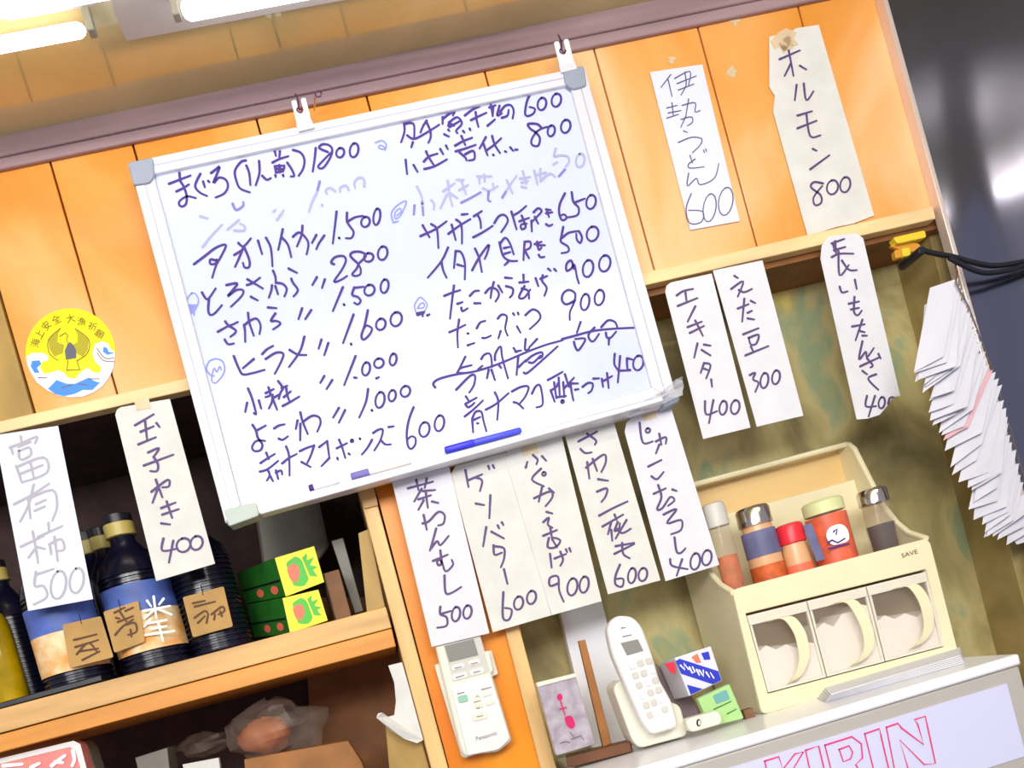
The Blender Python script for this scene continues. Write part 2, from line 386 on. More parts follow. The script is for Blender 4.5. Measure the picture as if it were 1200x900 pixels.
# ------------------------------------------------------------------ whiteboard
WB = -.045
O4 = [(151, 190), (685, 77), (795, 471), (264, 613)]
I4 = [(180, 204), (668, 99), (764, 454), (282, 591)]
wb = thing('whiteboard', U(529, 542, WB), 'white magnetic board covered in purple handwritten menu rows, hung from the cornice by two clips', 'whiteboard')
prism('writing_surface', [(176, 203), (670, 97), (767, 455), (280, 594)], WB+.006, .012, M['board'], wb)
def lerp2(a, b, t): return (a[0]+(b[0]-a[0])*t, a[1]+(b[1]-a[1])*t)
for i in range(4):
    j = (i+1) % 4
    prism('frame_rail', [O4[i], O4[j], I4[j], I4[i]], WB, .026, M['alu'], wb, bevel=.0015)
    g0, g1 = lerp2(O4[i], I4[i], .45), lerp2(O4[j], I4[j], .45); h0, h1 = lerp2(O4[i], I4[i], .52), lerp2(O4[j], I4[j], .52)
    prism('frame_groove', [g0, g1, h1, h0], WB-.0004, .001, M['aluline'], wb)
cp = prism('corner_cap', rpoly([(149, 190), (179, 184), (181, 205), (176, 214), (156, 217)], 4), WB-.003, .03, M['cap'], wb, bevel=.002)
prism('corner_cap', rpoly([(660, 82), (684, 76), (688, 100), (672, 105), (662, 97)], 4), WB-.003, .03, M['cap'], wb, bevel=.002)
prism('corner_cap', rpoly([(262, 597), (300, 588), (304, 604), (268, 617)], 3), WB-.004, .03, M['capgreen'], wb, bevel=.002)
prism('corner_cap', rpoly([(772, 462), (795, 456), (797, 470), (777, 478)], 4), WB-.004, .03, M['cap'], wb, bevel=.002)
prism('pen_tray', [(303, 592), (776, 464), (778, 470), (305, 603)], WB-.022, .024, M['alu'], wb, bevel=.0015)
WY = WB+.006-.0006
T = {1:(190,140),2:(320,140),3:(460,90),4:(560,90),5:(200,240),6:(340,210),7:(450,190),8:(580,190),9:(210,300),10:(350,280),11:(480,270),12:(600,280),13:(230,380),14:(360,380),15:(500,350),16:(630,350),17:(280,470),18:(410,450),19:(520,400),20:(640,400)}
ROWS = [
 ('ink', [(1, "60,565 150,530 250,492;125,632 190,600 235,570;152,470 160,540 190,590 215,670 210,740 175,765 148,745 160,710 220,675 295,690;335,478 290,580 330,640 395,672;360,545 375,595;405,540 415,550;430,470 470,440 505,420 450,558 500,510 560,530 578,590 545,650 470,685;735,360 690,375 640,450 650,530 685,605 770,640;740,405 765,470 775,575;852,365 855,470 822,578;880,495 920,530 955,515;990,278 1000,320;1035,280 1030,335;970,378 1035,345 1110,322;990,410 1000,465;1000,465 1060,455;1060,455 1075,420;990,410 1075,405;1000,435 1070,435;1030,400 1035,465;1100,380 1140,440 1160,495 1130,500;995,490 998,505;1062,488 1066,500"),
   (2, "175,268 240,290 275,350 265,430 225,495;375,250 365,350 348,458;480,285 405,250 435,218 490,225 520,265 500,340 440,425 395,415 450,350 510,290;o590,292,35,42;o712,270,38,62")]),
 ('bluemark', [(2, "900,205 950,185 990,210 985,260 930,250 940,225 975,240 985,270"), (6, "905,380 890,300 940,230 1020,190 1000,260 960,330 920,345 925,290 965,255 975,285 935,320;905,380 950,370"),
   (9, "110,325 70,380 85,470 115,500 150,450 170,385 140,330 110,325;82,430 150,430;85,445 150,445;88,460 145,460;95,475 135,475;100,490 130,485 130,520"),
   (13, "130,450 90,400 110,330 170,303 230,325 250,390 230,450 170,515 135,490 145,420 160,385 180,420 205,370 220,400;130,450 160,455"),
   (10, "1030,640 1018,590 1040,540 1070,512 1110,545 1130,580 1110,630;1045,610 1070,570 1100,565 1100,600 1050,610")]),
 ('ink', [(10, "1040,655 1105,640;1045,668 1100,650;1090,650 1090,680;1130,672 1150,662")]),
 ('fade', [(1, "335,850 400,868"), (5, "280,370 350,280 450,175;500,215 600,130;560,225 640,225 650,190 610,165;905,60 920,45;935,130 990,50"), (2, "545,630 500,600 462,625 475,655;665,620 640,580 590,600 590,635;800,590 800,530 760,508 715,550 720,600;385,640 345,720 315,810;430,750 432,760")]),
 ('fade2', [(1, "620,740 650,795 710,760 712,725"), (2, "410,545 385,640 370,675")]),
 ('ink', [(5, "205,522 300,450 400,375 485,352 450,440 400,530 365,640;400,490 350,480 350,520 395,515 405,480;595,335 640,365 705,295;560,440 630,395;640,370 600,470 565,545;645,370 690,480 690,545 650,550 635,510;768,315 803,432;838,290 880,380 895,540;985,215 965,310 945,395;975,285 1030,350 1060,460"),
   (6, "25,505 70,470 110,485 160,560 145,660;108,410 100,490 60,590;230,490 192,560;300,495 255,560 230,615;408,285 395,400 375,565;430,515 434,520;500,295 500,370 530,420 558,465 540,515 490,518;500,375 570,335 640,322;o662,375,38,45;o762,330,30,72")]),
 ('ink', [(9, "200,320 235,375 262,370 320,285;262,370 255,470 270,515 310,505 375,432;415,255 510,240 470,300 425,355 500,300 560,300 550,350 455,445;600,205 660,240 735,285;595,255 650,235 710,190;630,358 690,390;825,130 845,180 850,235;815,258 810,300 788,365;850,235 910,245 945,290 925,355;845,265 868,335;962,110 1035,148;985,200 1000,235 1040,290 1035,320 1005,355"),
   (10, "160,335 120,405;230,355 205,430;310,222 285,205 320,160 390,150 415,190 380,270 310,375 370,360 425,325;520,215 455,150 480,115 550,115 590,150 530,215 510,260 470,310 500,325 540,310 545,265 525,225;o615,162,42,38;o738,125,42,60")]),
 ('ink', [(9, "405,575 440,610 515,580;340,665 430,615;440,615 500,660 450,710;400,735 430,775 480,768;605,500 615,580 655,700;570,605 578,660 580,755;570,610 620,570 680,550 715,610 705,685;780,452 855,458;845,505 805,570 850,570 890,595 825,645;1080,460 1048,555;1160,475 1108,555"),
   (10, "388,425 300,635;398,575 402,582;490,425 470,490 520,510 545,545 520,575 488,560;485,430 570,420;o622,450,45,48;o755,415,35,60")]),
 ('ink', [(13, "330,280 375,390 410,440 490,430 600,400;505,305 410,385;580,262 620,220 675,190;610,305 700,250 765,260 740,340 690,435;950,110 910,240 815,375;820,225 890,265 968,270;1100,135 1075,215;1160,165 1125,272"),
   (10, "482,665 390,915;608,628 580,760 552,850 570,885 615,850 645,790 600,760 580,780;o722,750,42,50;o857,705,50,62"), (14, "385,172 389,180")]),
 ('ink', [(13, "455,565 490,650 525,785 505,780;447,690 430,770;550,670 570,740;635,555 650,620 608,640;610,605 680,570;670,620 665,680 638,740;670,650 710,750;720,500 760,560 740,600 725,655;690,640 740,610;750,560 800,540;770,640 830,590;790,560 800,620 820,680;760,718 830,680 905,635;1125,455 1090,515;1195,490 1145,570"),
   (14, "425,280 325,535;415,468 435,470;o517,392,35,58;o630,342,42,42;o755,310,30,52;608,475 630,465")]),
 ('ink', [(17, "120,210 150,260 165,320 205,380 190,430 140,440 115,410 140,360 180,345 230,350;150,262 235,215;310,240 350,215 400,205;350,330 385,340 430,310;540,100 560,180 605,290;515,170 500,245;540,200 538,345;560,185 640,130 700,140 718,190 688,270;878,60 828,145;932,80 878,190"),
   (18, "160,45 140,160 82,295;193,230 197,236;o265,140,40,70;o372,103,32,50;o488,65,42,48")]),
 ('ink', [(17, "240,455 262,510;190,545 240,510 315,465;185,620 250,600 345,525;250,600 270,650 245,700;275,660 300,705;325,610 345,685;325,630 370,610 380,645;415,400 440,480 445,655;380,548 440,500 508,465;535,440 600,410 660,390;660,390 635,470 600,545;550,535 630,580;705,405 775,352;775,352 795,500;795,500 725,572;880,340 905,400 935,500;860,415 950,370;865,500 870,515;965,462 975,470;o993,350,10,10;1063,330 1067,336"),
   (18, "205,430 255,400 290,405 270,490 215,585;270,490 310,530 360,530;340,378 385,372;195,490 155,560 105,620;560,205 520,310 500,430 510,540 540,570 575,530 575,475 540,460 510,485;o655,400,45,65;o787,345,42,70")]),
 ('ink', [(3, "100,400 105,480 75,575;105,415 160,405 190,430 190,540;130,515 190,545 300,490 410,420;178,575 165,620;300,385 270,430 245,490;300,400 330,470 335,530 315,580;440,355 440,415;440,370 500,325 545,305 530,340;490,430 510,390 570,355 610,410 560,470 570,495;500,440 590,390;495,400 540,430;455,505 495,525;620,475 632,490;678,455 685,470;490,465 500,475;635,340 700,290 765,260;690,380 750,350 825,315;730,310 740,380 755,440;860,225 870,280 880,340;850,270 905,250;885,260 880,345;940,255 920,340 960,320;835,430 900,375;945,310 990,255 1040,250 1065,300 1055,365;960,360 1010,340 1020,290"),
   (4, "458,155 430,220 415,320 440,345 490,320 500,280 455,265;o563,238,38,55;o690,205,42,58")]),
 ('ink', [(3, "115,730 128,855;185,775 220,835;295,655 320,710 370,785;275,745 320,700 395,675;280,810 370,785 478,725;420,635 445,680;470,605 485,635;605,520 640,600;550,605 620,565 700,535;555,655 640,630 730,598;590,665 640,710 650,735;640,680 710,650 720,720 670,735;820,530 765,630;800,590 835,690;820,650 890,600 955,540;875,520 900,600 945,670;885,685 890,690;990,655 1000,660;1035,620 1060,650;1080,640 1100,640"),
   (4, "560,450 520,415 440,415 460,455 510,490 545,540 530,605 480,600 470,560 505,495 560,455 620,438;o645,475,32,48;o772,435,42,58")]),
 ('fade', [(7, "290,215 330,300 340,380;415,335 440,365 438,415;560,165 575,280 600,385;520,255 620,185;555,280 495,405;585,275 645,315;640,155 700,155;680,160 720,280;660,245 740,200;820,125 945,125;835,130 840,190;880,110 885,170;870,230 930,250 1000,210;960,190 960,230"),
   (8, "105,160 155,275;65,310 120,220 190,120;220,145 310,130;245,80 275,190;235,215 280,225;235,180 290,165;345,75 375,195;400,60 400,170;375,110 450,90;400,165 450,120 490,100 530,130;570,120 600,80"),
   (4, "685,630 670,700 720,690 790,700 800,750 770,790;665,770 700,750;o900,735,38,60")]),
 ('fade2', [(7, "335,350 345,465;268,380 262,460;680,355 760,315 850,265;920,260 915,330 935,345"), (4, "765,815 710,875"), (8, "65,310 95,260")]),
 ('ink', [(7, "320,650 450,590 550,520;340,555 400,660;415,545 465,590 478,755;565,630 660,560 760,500;595,550 630,685;635,505 680,555 685,715;685,460 735,455;790,475 860,430;820,460 845,510 852,580;785,660 870,615 955,560;970,535 1010,475 1060,465 1088,520 1030,615"),
   (8, "145,435 190,590;155,470 210,440 275,385;215,520 300,490;235,470 255,520 270,570 235,590 230,550 280,540;340,440 380,405 410,430 370,480 330,520;320,515 325,610;350,480 380,540;450,415 490,420;450,450 505,440;455,420 475,480;450,545 475,560 505,548;615,275 570,370 565,450 590,510 630,490 610,460 575,470;675,265 690,350 735,400 725,465 640,485;700,355 790,320;o845,350,42,62")]),
 ('ink', [(11, "338,150 280,270 160,415;280,275 295,350 325,415;405,180 390,330;405,185 450,190 485,280 485,430;420,300 475,315;575,160 610,240 635,365;550,350 610,240 695,125 685,190 660,250;790,105 820,220 875,265 945,268;800,110 840,65 880,110 915,210;830,155 875,145;835,205 885,190;875,265 835,305;1010,100 1060,100 1060,150 1010,175;1010,110 1000,260;1020,190 1050,245;1100,120 1160,100;1120,130 1190,130;1120,100 1135,170 1160,150;1135,215 1150,235 1185,232"),
   (8, "600,570 585,650 580,700 640,740 645,785 585,800;590,665 650,620 740,605;740,610 765,660 750,710 720,680 715,630;o858,630,52,65")]),
 ('ink', [(11, "305,575 380,545 445,525;390,485 375,600 355,775;420,645 465,630;455,680 465,710 510,685;530,575 570,535 610,530;570,640 625,640;665,550 710,505 765,520 785,570 755,625;740,455 720,530 712,595;780,485 815,545;840,415 900,420;848,490 905,510 905,560 880,590;1000,390 1003,460;965,458 1045,450;1010,490 970,560 965,595 1010,590 1060,520;985,510 1040,530 1050,600"),
   (12, "208,345 232,415;250,350 310,325;270,320 265,370 305,430 285,500;318,262 340,280;372,265 390,282;545,260 520,190 480,220 480,280 520,260 548,225 570,330 588,390;o668,260,46,75;o815,215,50,72")]),
 ('ink', [(15, "200,295 270,265 340,230;285,185 270,300 275,430;360,305 368,308;360,410 420,390;440,260 470,210 515,195;490,345 520,345 565,325;625,175 660,140 705,160 690,260 712,325;650,285 630,350;760,130 770,145;802,125 808,140;795,245 825,300;868,145 930,95 985,120 995,180 905,268"),
   (12, "555,540 480,575 440,540 450,480 500,448 555,480 545,560 510,640 508,712;o642,555,38,72;o768,515,42,68")]),
 ('ink', [(15, "75,780 58,745 110,705 260,665 420,640 600,585 760,520 900,460 1050,405 1195,365;340,510 270,650;270,650 300,610 395,585;260,800 380,680 425,680 415,760 375,825;280,655 380,650;480,530 510,490 560,490 575,600;455,620 490,590;545,625 530,700;570,625 600,715;600,540 605,480 650,420 665,520 715,700;640,590 655,610;765,435 790,470;780,465 830,455;870,355 865,450 900,440;970,355 900,430;805,510 790,670;810,600 870,540;870,550 930,500 1010,470 1015,510 985,525;900,560 940,560 1000,500;855,650 880,655 960,590 1150,420"),
   (16, "215,355 330,325 480,285 650,265 850,255;378,205 345,300;320,380 330,420 355,455 400,400 415,350 330,355;500,255 450,310 455,355 490,375 540,310;560,250 620,190 680,205 700,250;600,300 610,340 640,345 690,290;628,345 625,405")]),
 ('ink', [(19, "195,485 225,530;190,550 290,495;195,560 215,580 250,560 270,540;185,660 260,600 345,520;250,680 258,800;250,680 280,620 330,620 350,700 375,790;265,690 320,665;295,720 305,720;450,450 480,530 470,690;370,600 460,550 570,455;600,440 680,400 745,400 720,480 670,545;615,535 650,545 700,590;775,460 810,395 850,395 870,550 815,580;915,340 980,305 1045,268;940,430 975,530;945,430 990,400 1000,370;970,360 990,500;1010,320 1020,480;1050,360 1060,490;1000,490 1075,480;o1043,530,12,12;1065,290 1100,400;1060,410 1145,320;1110,370 1180,370;1115,380 1125,450 1140,520;1155,425 1185,420"),
   (20, "320,400 370,365 410,375 400,430 370,455;415,328 465,325;490,330 500,400;510,345 580,305;535,280 550,410;603,110 600,200 635,255;650,130 640,250 630,360;635,258 740,255;710,150 715,240 740,250;720,150 760,160;o810,190,45,65")]),
]
for mk, parts in ROWS:
    st = []
    for t, s in parts: st += parse(s, T[t][0], T[t][1], 7.5)
    if mk == 'bluemark':
        for t, s in parts: ribbons('blue_mark', parse(s, T[t][0], T[t][1], 7.5), WY, 1.8, M[mk], wb)
    else: ribbons('row_lettering', st, WY, 2.9, M[mk], wb)
# hook clips and screws holding the board
def clip(cx, cy, label):
    t = thing('hook_clip', U(cx, cy+14, WB+.01), label, 'clip')
    q = [(cx-10, cy-12), (cx+7, cy-16), (cx+14, cy+12), (cx-3, cy+16)]
    oc = [lerp4(q, u, v) for u, v in ((0, 0), (.34, 0), (.34, .5), (.5, .62), (.66, .5), (.66, 0), (1, 0), (1, 1), (0, 1))]
    prism('clip_plate', rpoly(oc, 2, 3), WB-.002, .0025, M['white'], t, bevel=.0006)
    prism('clip_foot', [lerp4(q, -.05, .95), lerp4(q, 1.05, .95), lerp4(q, 1.1, 1.28), lerp4(q, -.0, 1.28)], WB-.004, .004, M['alu'], t, bevel=.0005)
    s = thing('screw_hook', U(cx-1, cy-6, -.03), 'dark screw hook in the cornice inside the %s clip' % ('left-hand' if cx < 500 else 'right-hand'), 'hook')
    a = U(cx-1, cy-2, -.045); b_ = U(cx-1, cy-2, -.0085)
    lathe('screw_shank', b_, [(0, .0018), ((a-b_).length, .0018)], M['mauvescrew'], s, axis=a-b_, seg=10)
    tube('hook_wire', [U(x, y, -.047) for x, y in catmull([(cx-5, cy-20), (cx-2, cy-14), (cx-1, cy-6), (cx-3, cy-1), (cx+1, cy+2), (cx+4, cy-2)])], .0011, M['mauvescrew'], s)
clip(351, 130, 'left white forked hanging clip on the top rail of the whiteboard')
clip(659, 61, 'right white forked hanging clip above the whiteboard corner')
t = thing('screw_eye', U(373, 110, -.03), 'small brass screw eye in the cornice groove right of the left clip', 'hook')
tube('eye_ring', [U(373+3.6*math.cos(a), 110-3.6*math.sin(a), -.04) for a in [2*PI*k/12 for k in range(12)]], .0009, M['mauvescrew'], t)
lathe('eye_shank', U(370, 111, -.04), [(0, .0012), (.031, .0012)], M['chrome'], t, axis=Vector((-.15, 1, 0)), seg=8)
# marker pens lying in the tray
def pen(x0, y0, x1, y1, bodym, capm, label, capfrac=.35, tip=None):
    Yp = WB-.0115; a = U(x0, y0, Yp); b_ = U(x1, y1, Yp); ax = b_-a; L_ = ax.length; r = .0042
    t = thing('marker_pen', a, label, 'pen')
    lathe('pen_barrel', a+ax*capfrac, [(0, r*.9), (.001, r), (L_*(1-capfrac)-.002, r), (L_*(1-capfrac), r*.6)], bodym, t, axis=ax, seg=14)
    lathe('pen_cap', a, [(0, r*.7), (.002, r*1.1), (L_*capfrac-.001, r*1.15), (L_*capfrac, r)], capm, t, axis=ax, seg=14)
pen(362, 573, 397, 563, M['white'], M['ink'], 'short white marker with dark cap in the tray, nearest the left corner', .16)
pen(411, 559, 482, 540, M['white'], M['fade2'], 'white marker with grey violet cap lying mid-tray left of the blue one', .3)
pen(521, 528, 611, 504, mat('blue_marker', (84, 92, 236), .35), mat('blue_marker_cap', (66, 66, 228), .35), 'blue marker pen in the whiteboard tray', .38)
vs = []; fs = []; random.seed(4)
quad = [(740, 476), (800, 440), (800, 462), (738, 490)]
for j in range(6):
    for i in range(8):
        x, y = lerp4(quad, i/7, j/5); vs.append(U(x+random.uniform(-1.5, 1.5), y+random.uniform(-1.5, 1.5), WB-.006-random.random()*.01))
for j in range(5):
    for i in range(7): k = j*8+i; fs.append((k, k+1, k+9, k+8))
make('plastic_film', vs, fs, M['plasticwrap'], label='crumpled clear plastic film wrapped on the lower right whiteboard corner', cat='plastic')

# ------------------------------------------------------------------ paper menu strips
PAP = []
def paper(outline, Y, strokes, sk, inkm, label, pm='paper', wpx=2.9, thick=.0007, tapes=()):
    t = thing('menu_strip', U(outline[0][0], outline[0][1], Y), label, 'sign')
    prism('paper_sheet', outline, Y, thick, M[pm], t)
    x0, y0, k = sk
    ribbons('handwriting', parse(strokes, x0, y0, k), Y-.0004, wpx, M[inkm], t)
    for q in tapes: prism('tape_piece', q, Y-.0009, .0006, M['tape'], t)
    return t
HY = -.0135
paper([(-6, 510), (68, 499), (109, 702), (33, 716)], HY, "95,85 100,115;45,135 110,110 170,85 160,115;50,135 60,165;85,130 140,110;85,150 95,190 140,170 135,135 90,150;75,220 100,295;75,225 200,180 215,250 100,295;95,255 195,215;140,205 155,270;65,395 150,350 225,300;155,305 130,400 92,475;130,375 140,460;130,370 240,330 262,400 240,470;165,395 210,375;160,425 205,405;95,590 200,540;150,520 165,600 175,665;165,595 130,640;165,590 205,600;175,545 285,495;222,480 225,520;230,590 235,625;225,580 280,555 295,600 265,610;250,545 265,655;165,705 160,770 200,770 215,820 155,855;165,718 245,692;o268,765,35,65;o352,745,32,58", (0, 490, 3.914), 'paleink', 'bluish white menu strip with pale grey writing priced 500 hanging over the bottles', 'papershiny')
paper(rpoly([(134, 478), (199, 467.5)], 1) and [(135, 486), (137, 480), (142, 477), (199, 467.5), (252, 660.5), (183, 681)], HY, "150,150 235,100;195,125 205,215;175,180 235,155;165,238 245,205;248,140 262,158;210,275 260,255 235,295;190,335 325,285;235,295 255,330 250,360 220,360;225,455 300,400 305,430 275,435;245,400 275,480;258,430 230,505;270,530 335,505;275,560 350,535;295,500 320,575;270,600 310,605;280,670 275,725 345,715;325,680 305,780;o372,700,32,32;o432,690,28,32", (120, 460, 3.914), 'pink', 'white menu strip priced 400 taped under the pale lip, left of the whiteboard', 'paperwarm', tapes=[[(157, 470), (174, 466), (177, 478), (160, 481)]])
paper([(458.5, 561), (526, 545), (573.5, 742), (506, 758)], HY-.013, "115,132 235,100;155,92 165,140;205,85 195,130;180,135 145,195;185,145 245,140;165,185 225,165;200,150 210,225;190,190 165,235;230,195 260,202;190,260 205,330;185,300 215,290 260,245 290,260 285,300 260,310;250,325 235,380 220,430;225,420 255,385 270,405 310,360;235,480 305,450;270,430 275,490 260,500 255,480 275,480 295,530 330,500 325,475;290,550 295,630 320,635 370,605;270,700 270,735 300,750 300,790 255,800;270,735 320,720;o345,735,20,35;o400,725,20,32", (450, 540, 4.09), 'pink', 'leftmost white strip under the whiteboard, priced 500, above the remote control')
paper([(528, 556), (534, 546), (593, 530), (646, 721), (577.5, 741)], HY-.010, "390,45 405,125;400,95 470,65;440,80 470,95 460,145;500,25 505,40;522,22 528,35;440,205 480,212;510,165 505,275;490,318 475,410;515,340 575,372;545,310 552,325;565,295 572,308;525,405 530,450 565,440;530,410 575,420 575,470 560,510;575,520 592,590;572,630 570,750 600,760 612,715 580,705;o645,682,22,32;o707,655,22,32", (450, 540, 4.09), 'pink', 'second white strip under the whiteboard, katakana writing with price 600', 'paperwarm')
paper([(592, 537), (595, 527), (658, 510.5), (705, 704.5), (646.5, 721)], HY-.0115, "110,100 140,110;130,125 150,145 145,165;98,180 105,155;170,130 188,150;165,185 125,232 178,262;o178,208,8,8;135,315 205,285 215,310 185,350;170,265 155,330;200,272 222,290;190,375 215,382;175,420 200,400 195,430 215,445;175,480 235,455;205,440 215,500;200,490 195,530 230,530 250,500 215,490 235,530;205,560 212,620;225,580 275,560;250,550 262,585 250,612;275,540 280,552;290,535 296,550;240,690 205,700 205,665 240,660 245,720 265,770;o303,705,22,38;o355,695,20,36", (590, 500, 3.754), 'pink', 'third strip under the whiteboard, yellowed at the top, priced 900', 'paperwarm', tapes=[[(608, 518), (626, 513), (632, 530), (613, 534)]])
paper([(660, 502), (717.5, 488.5), (774, 680), (712.5, 696.5)], HY-.0105, "70,185 155,140;110,150 150,180 145,200;80,220 100,238 130,235;110,280 120,355;105,305 185,245 195,280 175,325;135,265 155,320;160,358 205,365;155,415 200,400 195,435 175,462;165,525 230,490 295,460;235,520 245,545;180,575 275,520;220,555 205,610;220,590 225,640;250,555 235,595 255,585 260,560;240,580 270,605 310,585;290,545 240,630;240,665 325,650;235,700 325,655;270,650 275,700 305,720;260,750 240,800 240,840 270,850 275,815 245,815;o315,800,18,35;o365,795,20,30", (660, 470, 3.91), 'pink', 'fourth strip under the whiteboard, with a long dash in it and price 600', 'paperwarm')
paper([(732, 506), (734, 496), (740, 489.5), (786, 476.5), (843, 662), (780, 681)], HY-.0125, "350,100 365,190 410,185;o388,135,10,10;425,185 470,165 470,195;440,150 450,200;440,200 425,240;390,300 450,270;405,345 430,358 460,325;415,425 470,400;435,385 450,440 430,495 455,490 490,440 510,455 480,480;500,405 520,412;460,520 520,495 475,560 540,545 540,590 495,610;510,625 520,690 540,695 560,675;490,725 500,755 570,770;545,725 520,800;o605,735,22,38;o658,718,22,35", (660, 470, 3.91), 'pink', 'rightmost strip under the whiteboard, rounded corner, priced 400, beside the seasoning case', tapes=[[(752, 484), (768, 480), (770, 489), (755, 493)]])
paper([(779.5, 342), (781, 335), (786, 331), (834, 320.5), (879.5, 501), (824, 514.5)], HY, "90,220 120,200 165,190;130,205 135,245;95,268 185,232;175,270 140,340;140,365 205,340;150,392 215,360;175,335 210,405;185,440 170,505;205,470 245,495;215,445 245,450;215,530 200,575;215,530 245,540 225,600;215,555 240,565;248,605 252,638;220,705 225,765 275,750;258,700 238,805;o303,735,17,32;o358,732,20,32", (770, 290, 3.911), 'pink', 'white strip priced 400 hanging right of the whiteboard, left one of the close pair')
paper([(835.5, 317), (893.5, 305), (941.5, 487), (887, 500)], HY-.001, "355,130 370,140;340,190 395,155 370,225;375,195 400,205 435,190;370,280 420,260;400,235 390,340;415,300 435,290;415,325 445,330;430,245 450,255;395,398 465,370;420,415 465,400 455,440 430,445 420,415;405,495 510,452;430,455 440,475;425,585 450,575 440,605 465,620 450,662;o492,610,18,35;o545,595,18,32", (770, 290, 3.911), 'pink', 'white strip priced 300, right one of the close pair below the pale lip')
paper([(961.5, 303), (963, 288), (970.5, 277), (1003, 273), (1011.5, 279), (1055, 464), (1046, 465), (1041, 474), (1031, 486), (1017, 490.5), (1004, 491.5)], HY-.001, "130,95 185,75;135,95 145,130;140,125 190,110;130,155 165,140 225,140;160,130 165,235 205,190;175,170 205,210 240,212;145,85 150,145;165,285 175,310 200,305;232,255 240,295;205,360 250,350;230,330 228,395 245,410 262,390;215,385 250,378;220,460 275,450;265,430 235,520;255,480 275,485;265,500 285,500;265,525 250,605 280,570 285,595 315,555;255,635 340,595;285,600 310,630 300,640;265,655 285,670;335,580 345,600;325,670 290,690 335,738;285,765 280,810 325,810;320,765 292,855;o350,795,14,25;378,800 385,775 400,770", (940, 260, 3.75), 'pink', 'narrow strip with rounded top and torn bottom corner hanging above the seasoning case')
paper([(761.5, 84.5), (823, 75.5), (867, 259), (809, 269.5)], -.0025, "120,225 82,275;110,245 125,310;135,240 195,212 190,265;145,260 220,230;150,285 210,262;175,215 180,265 160,305;105,355 145,345;125,335 130,385;110,375 160,365;105,395 150,380;165,345 215,335 215,370 235,365;190,320 180,380;160,400 200,390 205,410 185,425;180,385 160,430;170,445 185,450;150,490 200,470 240,475 235,500 205,530;195,540 205,570;215,555 190,575 195,590 250,585;248,520 252,530;256,515 260,525;190,610 185,660 220,630 235,655 290,630 308,572;200,690 180,750 195,805 240,800 245,760 190,755;o272,745,25,55;o335,720,28,55", (750, 20, 3.334), 'thinink', 'bluish strip in thin pen priced 600 on the orange planks', 'papershiny', wpx=1.5)
paper([(901.5, 43), (925, 38), (933, 33), (959.5, 29), (1024.5, 252.5), (1000, 262), (980, 266), (946.5, 276.5), (906, 131), (908, 112), (904, 106), (901.5, 101)], -.0025, "545,165 625,130;580,125 600,230;590,180 565,230;625,190 650,205;612,265 605,325;640,260 650,325 678,290;615,385 672,368;615,435 690,405;650,380 665,465 705,462;675,515 690,522;665,595 740,540;715,650 680,645 668,665 705,695 708,725 685,735 678,705 712,660;o752,665,22,28;o802,655,20,30", (750, 20, 3.334), 'pink', 'large ragged-edged strip priced 800 taped on the orange planks beside the steel wall', 'paperwarm', wpx=2.8, tapes=[[(903, 48), (912, 38), (921, 33), (934, 38), (930, 45), (936, 52), (924, 55), (919, 63), (913, 54), (908, 58)], [(912, 50), (926, 40), (930, 56), (918, 60)]])
# leftover glue on the planks
for k, (x, y, r) in enumerate([(858, 84, 7), (861, 25, 6), (787, 70, 6), (752, 72, 0)]):
    if r: prism('tape_residue', [(x+r*random.uniform(.35, 1.2)*math.cos(a), y+r*random.uniform(.35, 1.2)*math.sin(a)) for a in [PI*i/6 for i in range(12)]], -.0008, .0007, M['tape'], label=['pale glue residue on the plank between the two upper strips', 'small torn tape scrap just under the cornice', 'tape scrap above the thin pen strip'][k], cat='tape')

# ------------------------------------------------------------------ round sticker
ST = -.0012
st = thing('round_sticker', U(82, 464, ST), 'round yellow sticker with a crane over blue waves on the planks', 'sticker')
def circ(cx, cy, rx, ry, n=40): return [(cx+rx*math.cos(2*PI*k/n), cy+ry*math.sin(2*PI*k/n)) for k in range(n)]
prism('sticker_disc', circ(82.5, 413, 52.5, 51.5), ST, .001, M['stickyellow'], st)
def tl(s, k=6.92, x0=10, y0=350): return [(x0+float(a)/k, y0+float(b)/k) for a, b in (c.split(',') for c in s.split())]
prism('wave_print', tl("143,470 190,440 270,440 320,460 320,500 270,510 255,560 290,610 340,600 400,580 450,600 480,640 540,650 580,600 640,560 690,600 740,600 755,560 700,510 680,440 700,370 760,345 810,365 820,400 860,430 862,480 850,560 815,640 760,710 690,760 600,795 500,800 400,785 310,740 230,680 180,600 150,530"), ST-.0003, .0004, M['stickwhite'], st)
for s in ("190,505 250,500 265,530 230,560 250,600 210,600 180,550", "320,730 390,660 470,690 540,690 650,640 700,670 740,680 680,740 600,740 540,770 450,790 380,775", "770,390 800,400 810,430 860,440 800,455 765,430"):
    prism('wave_print', tl(s), ST-.0006, .0004, M['stickblue'], st)
prism('crane_print', tl("455,420 480,365 500,350 530,380 548,420 548,480 465,495"), ST-.0006, .0004, M['stickgrey'], st)
for s in ("440,440 370,470 330,400 325,330 380,270 430,235 400,280 395,350 450,375", "545,440 600,470 640,420 650,330 600,280 530,230 560,290 560,350 520,375"):
    prism('crane_print', tl(s), ST-.0005, .0003, M['stickgold'], st)
ribbons('outline_print', parse("415,305 460,280 480,300 470,330 485,365;400,500 330,440 325,330 420,240;560,500 640,440 650,330 540,240;480,500 475,575;555,500 575,575;470,580 580,575;720,440 770,500 860,510;715,400 780,480 855,480;240,640 310,640;560,690 640,700;650,650 740,650;430,720 520,700", 10, 350, 6.92), ST-.0009, .9, M['stickline'], st)
cs = "海上安全大漁祈願"; ps = [(222, 360), (255, 290), (310, 222), (390, 175), (505, 165), (590, 190), (680, 230), (735, 290)]; an = [62, 48, 34, 18, -2, -16, -32, -48]
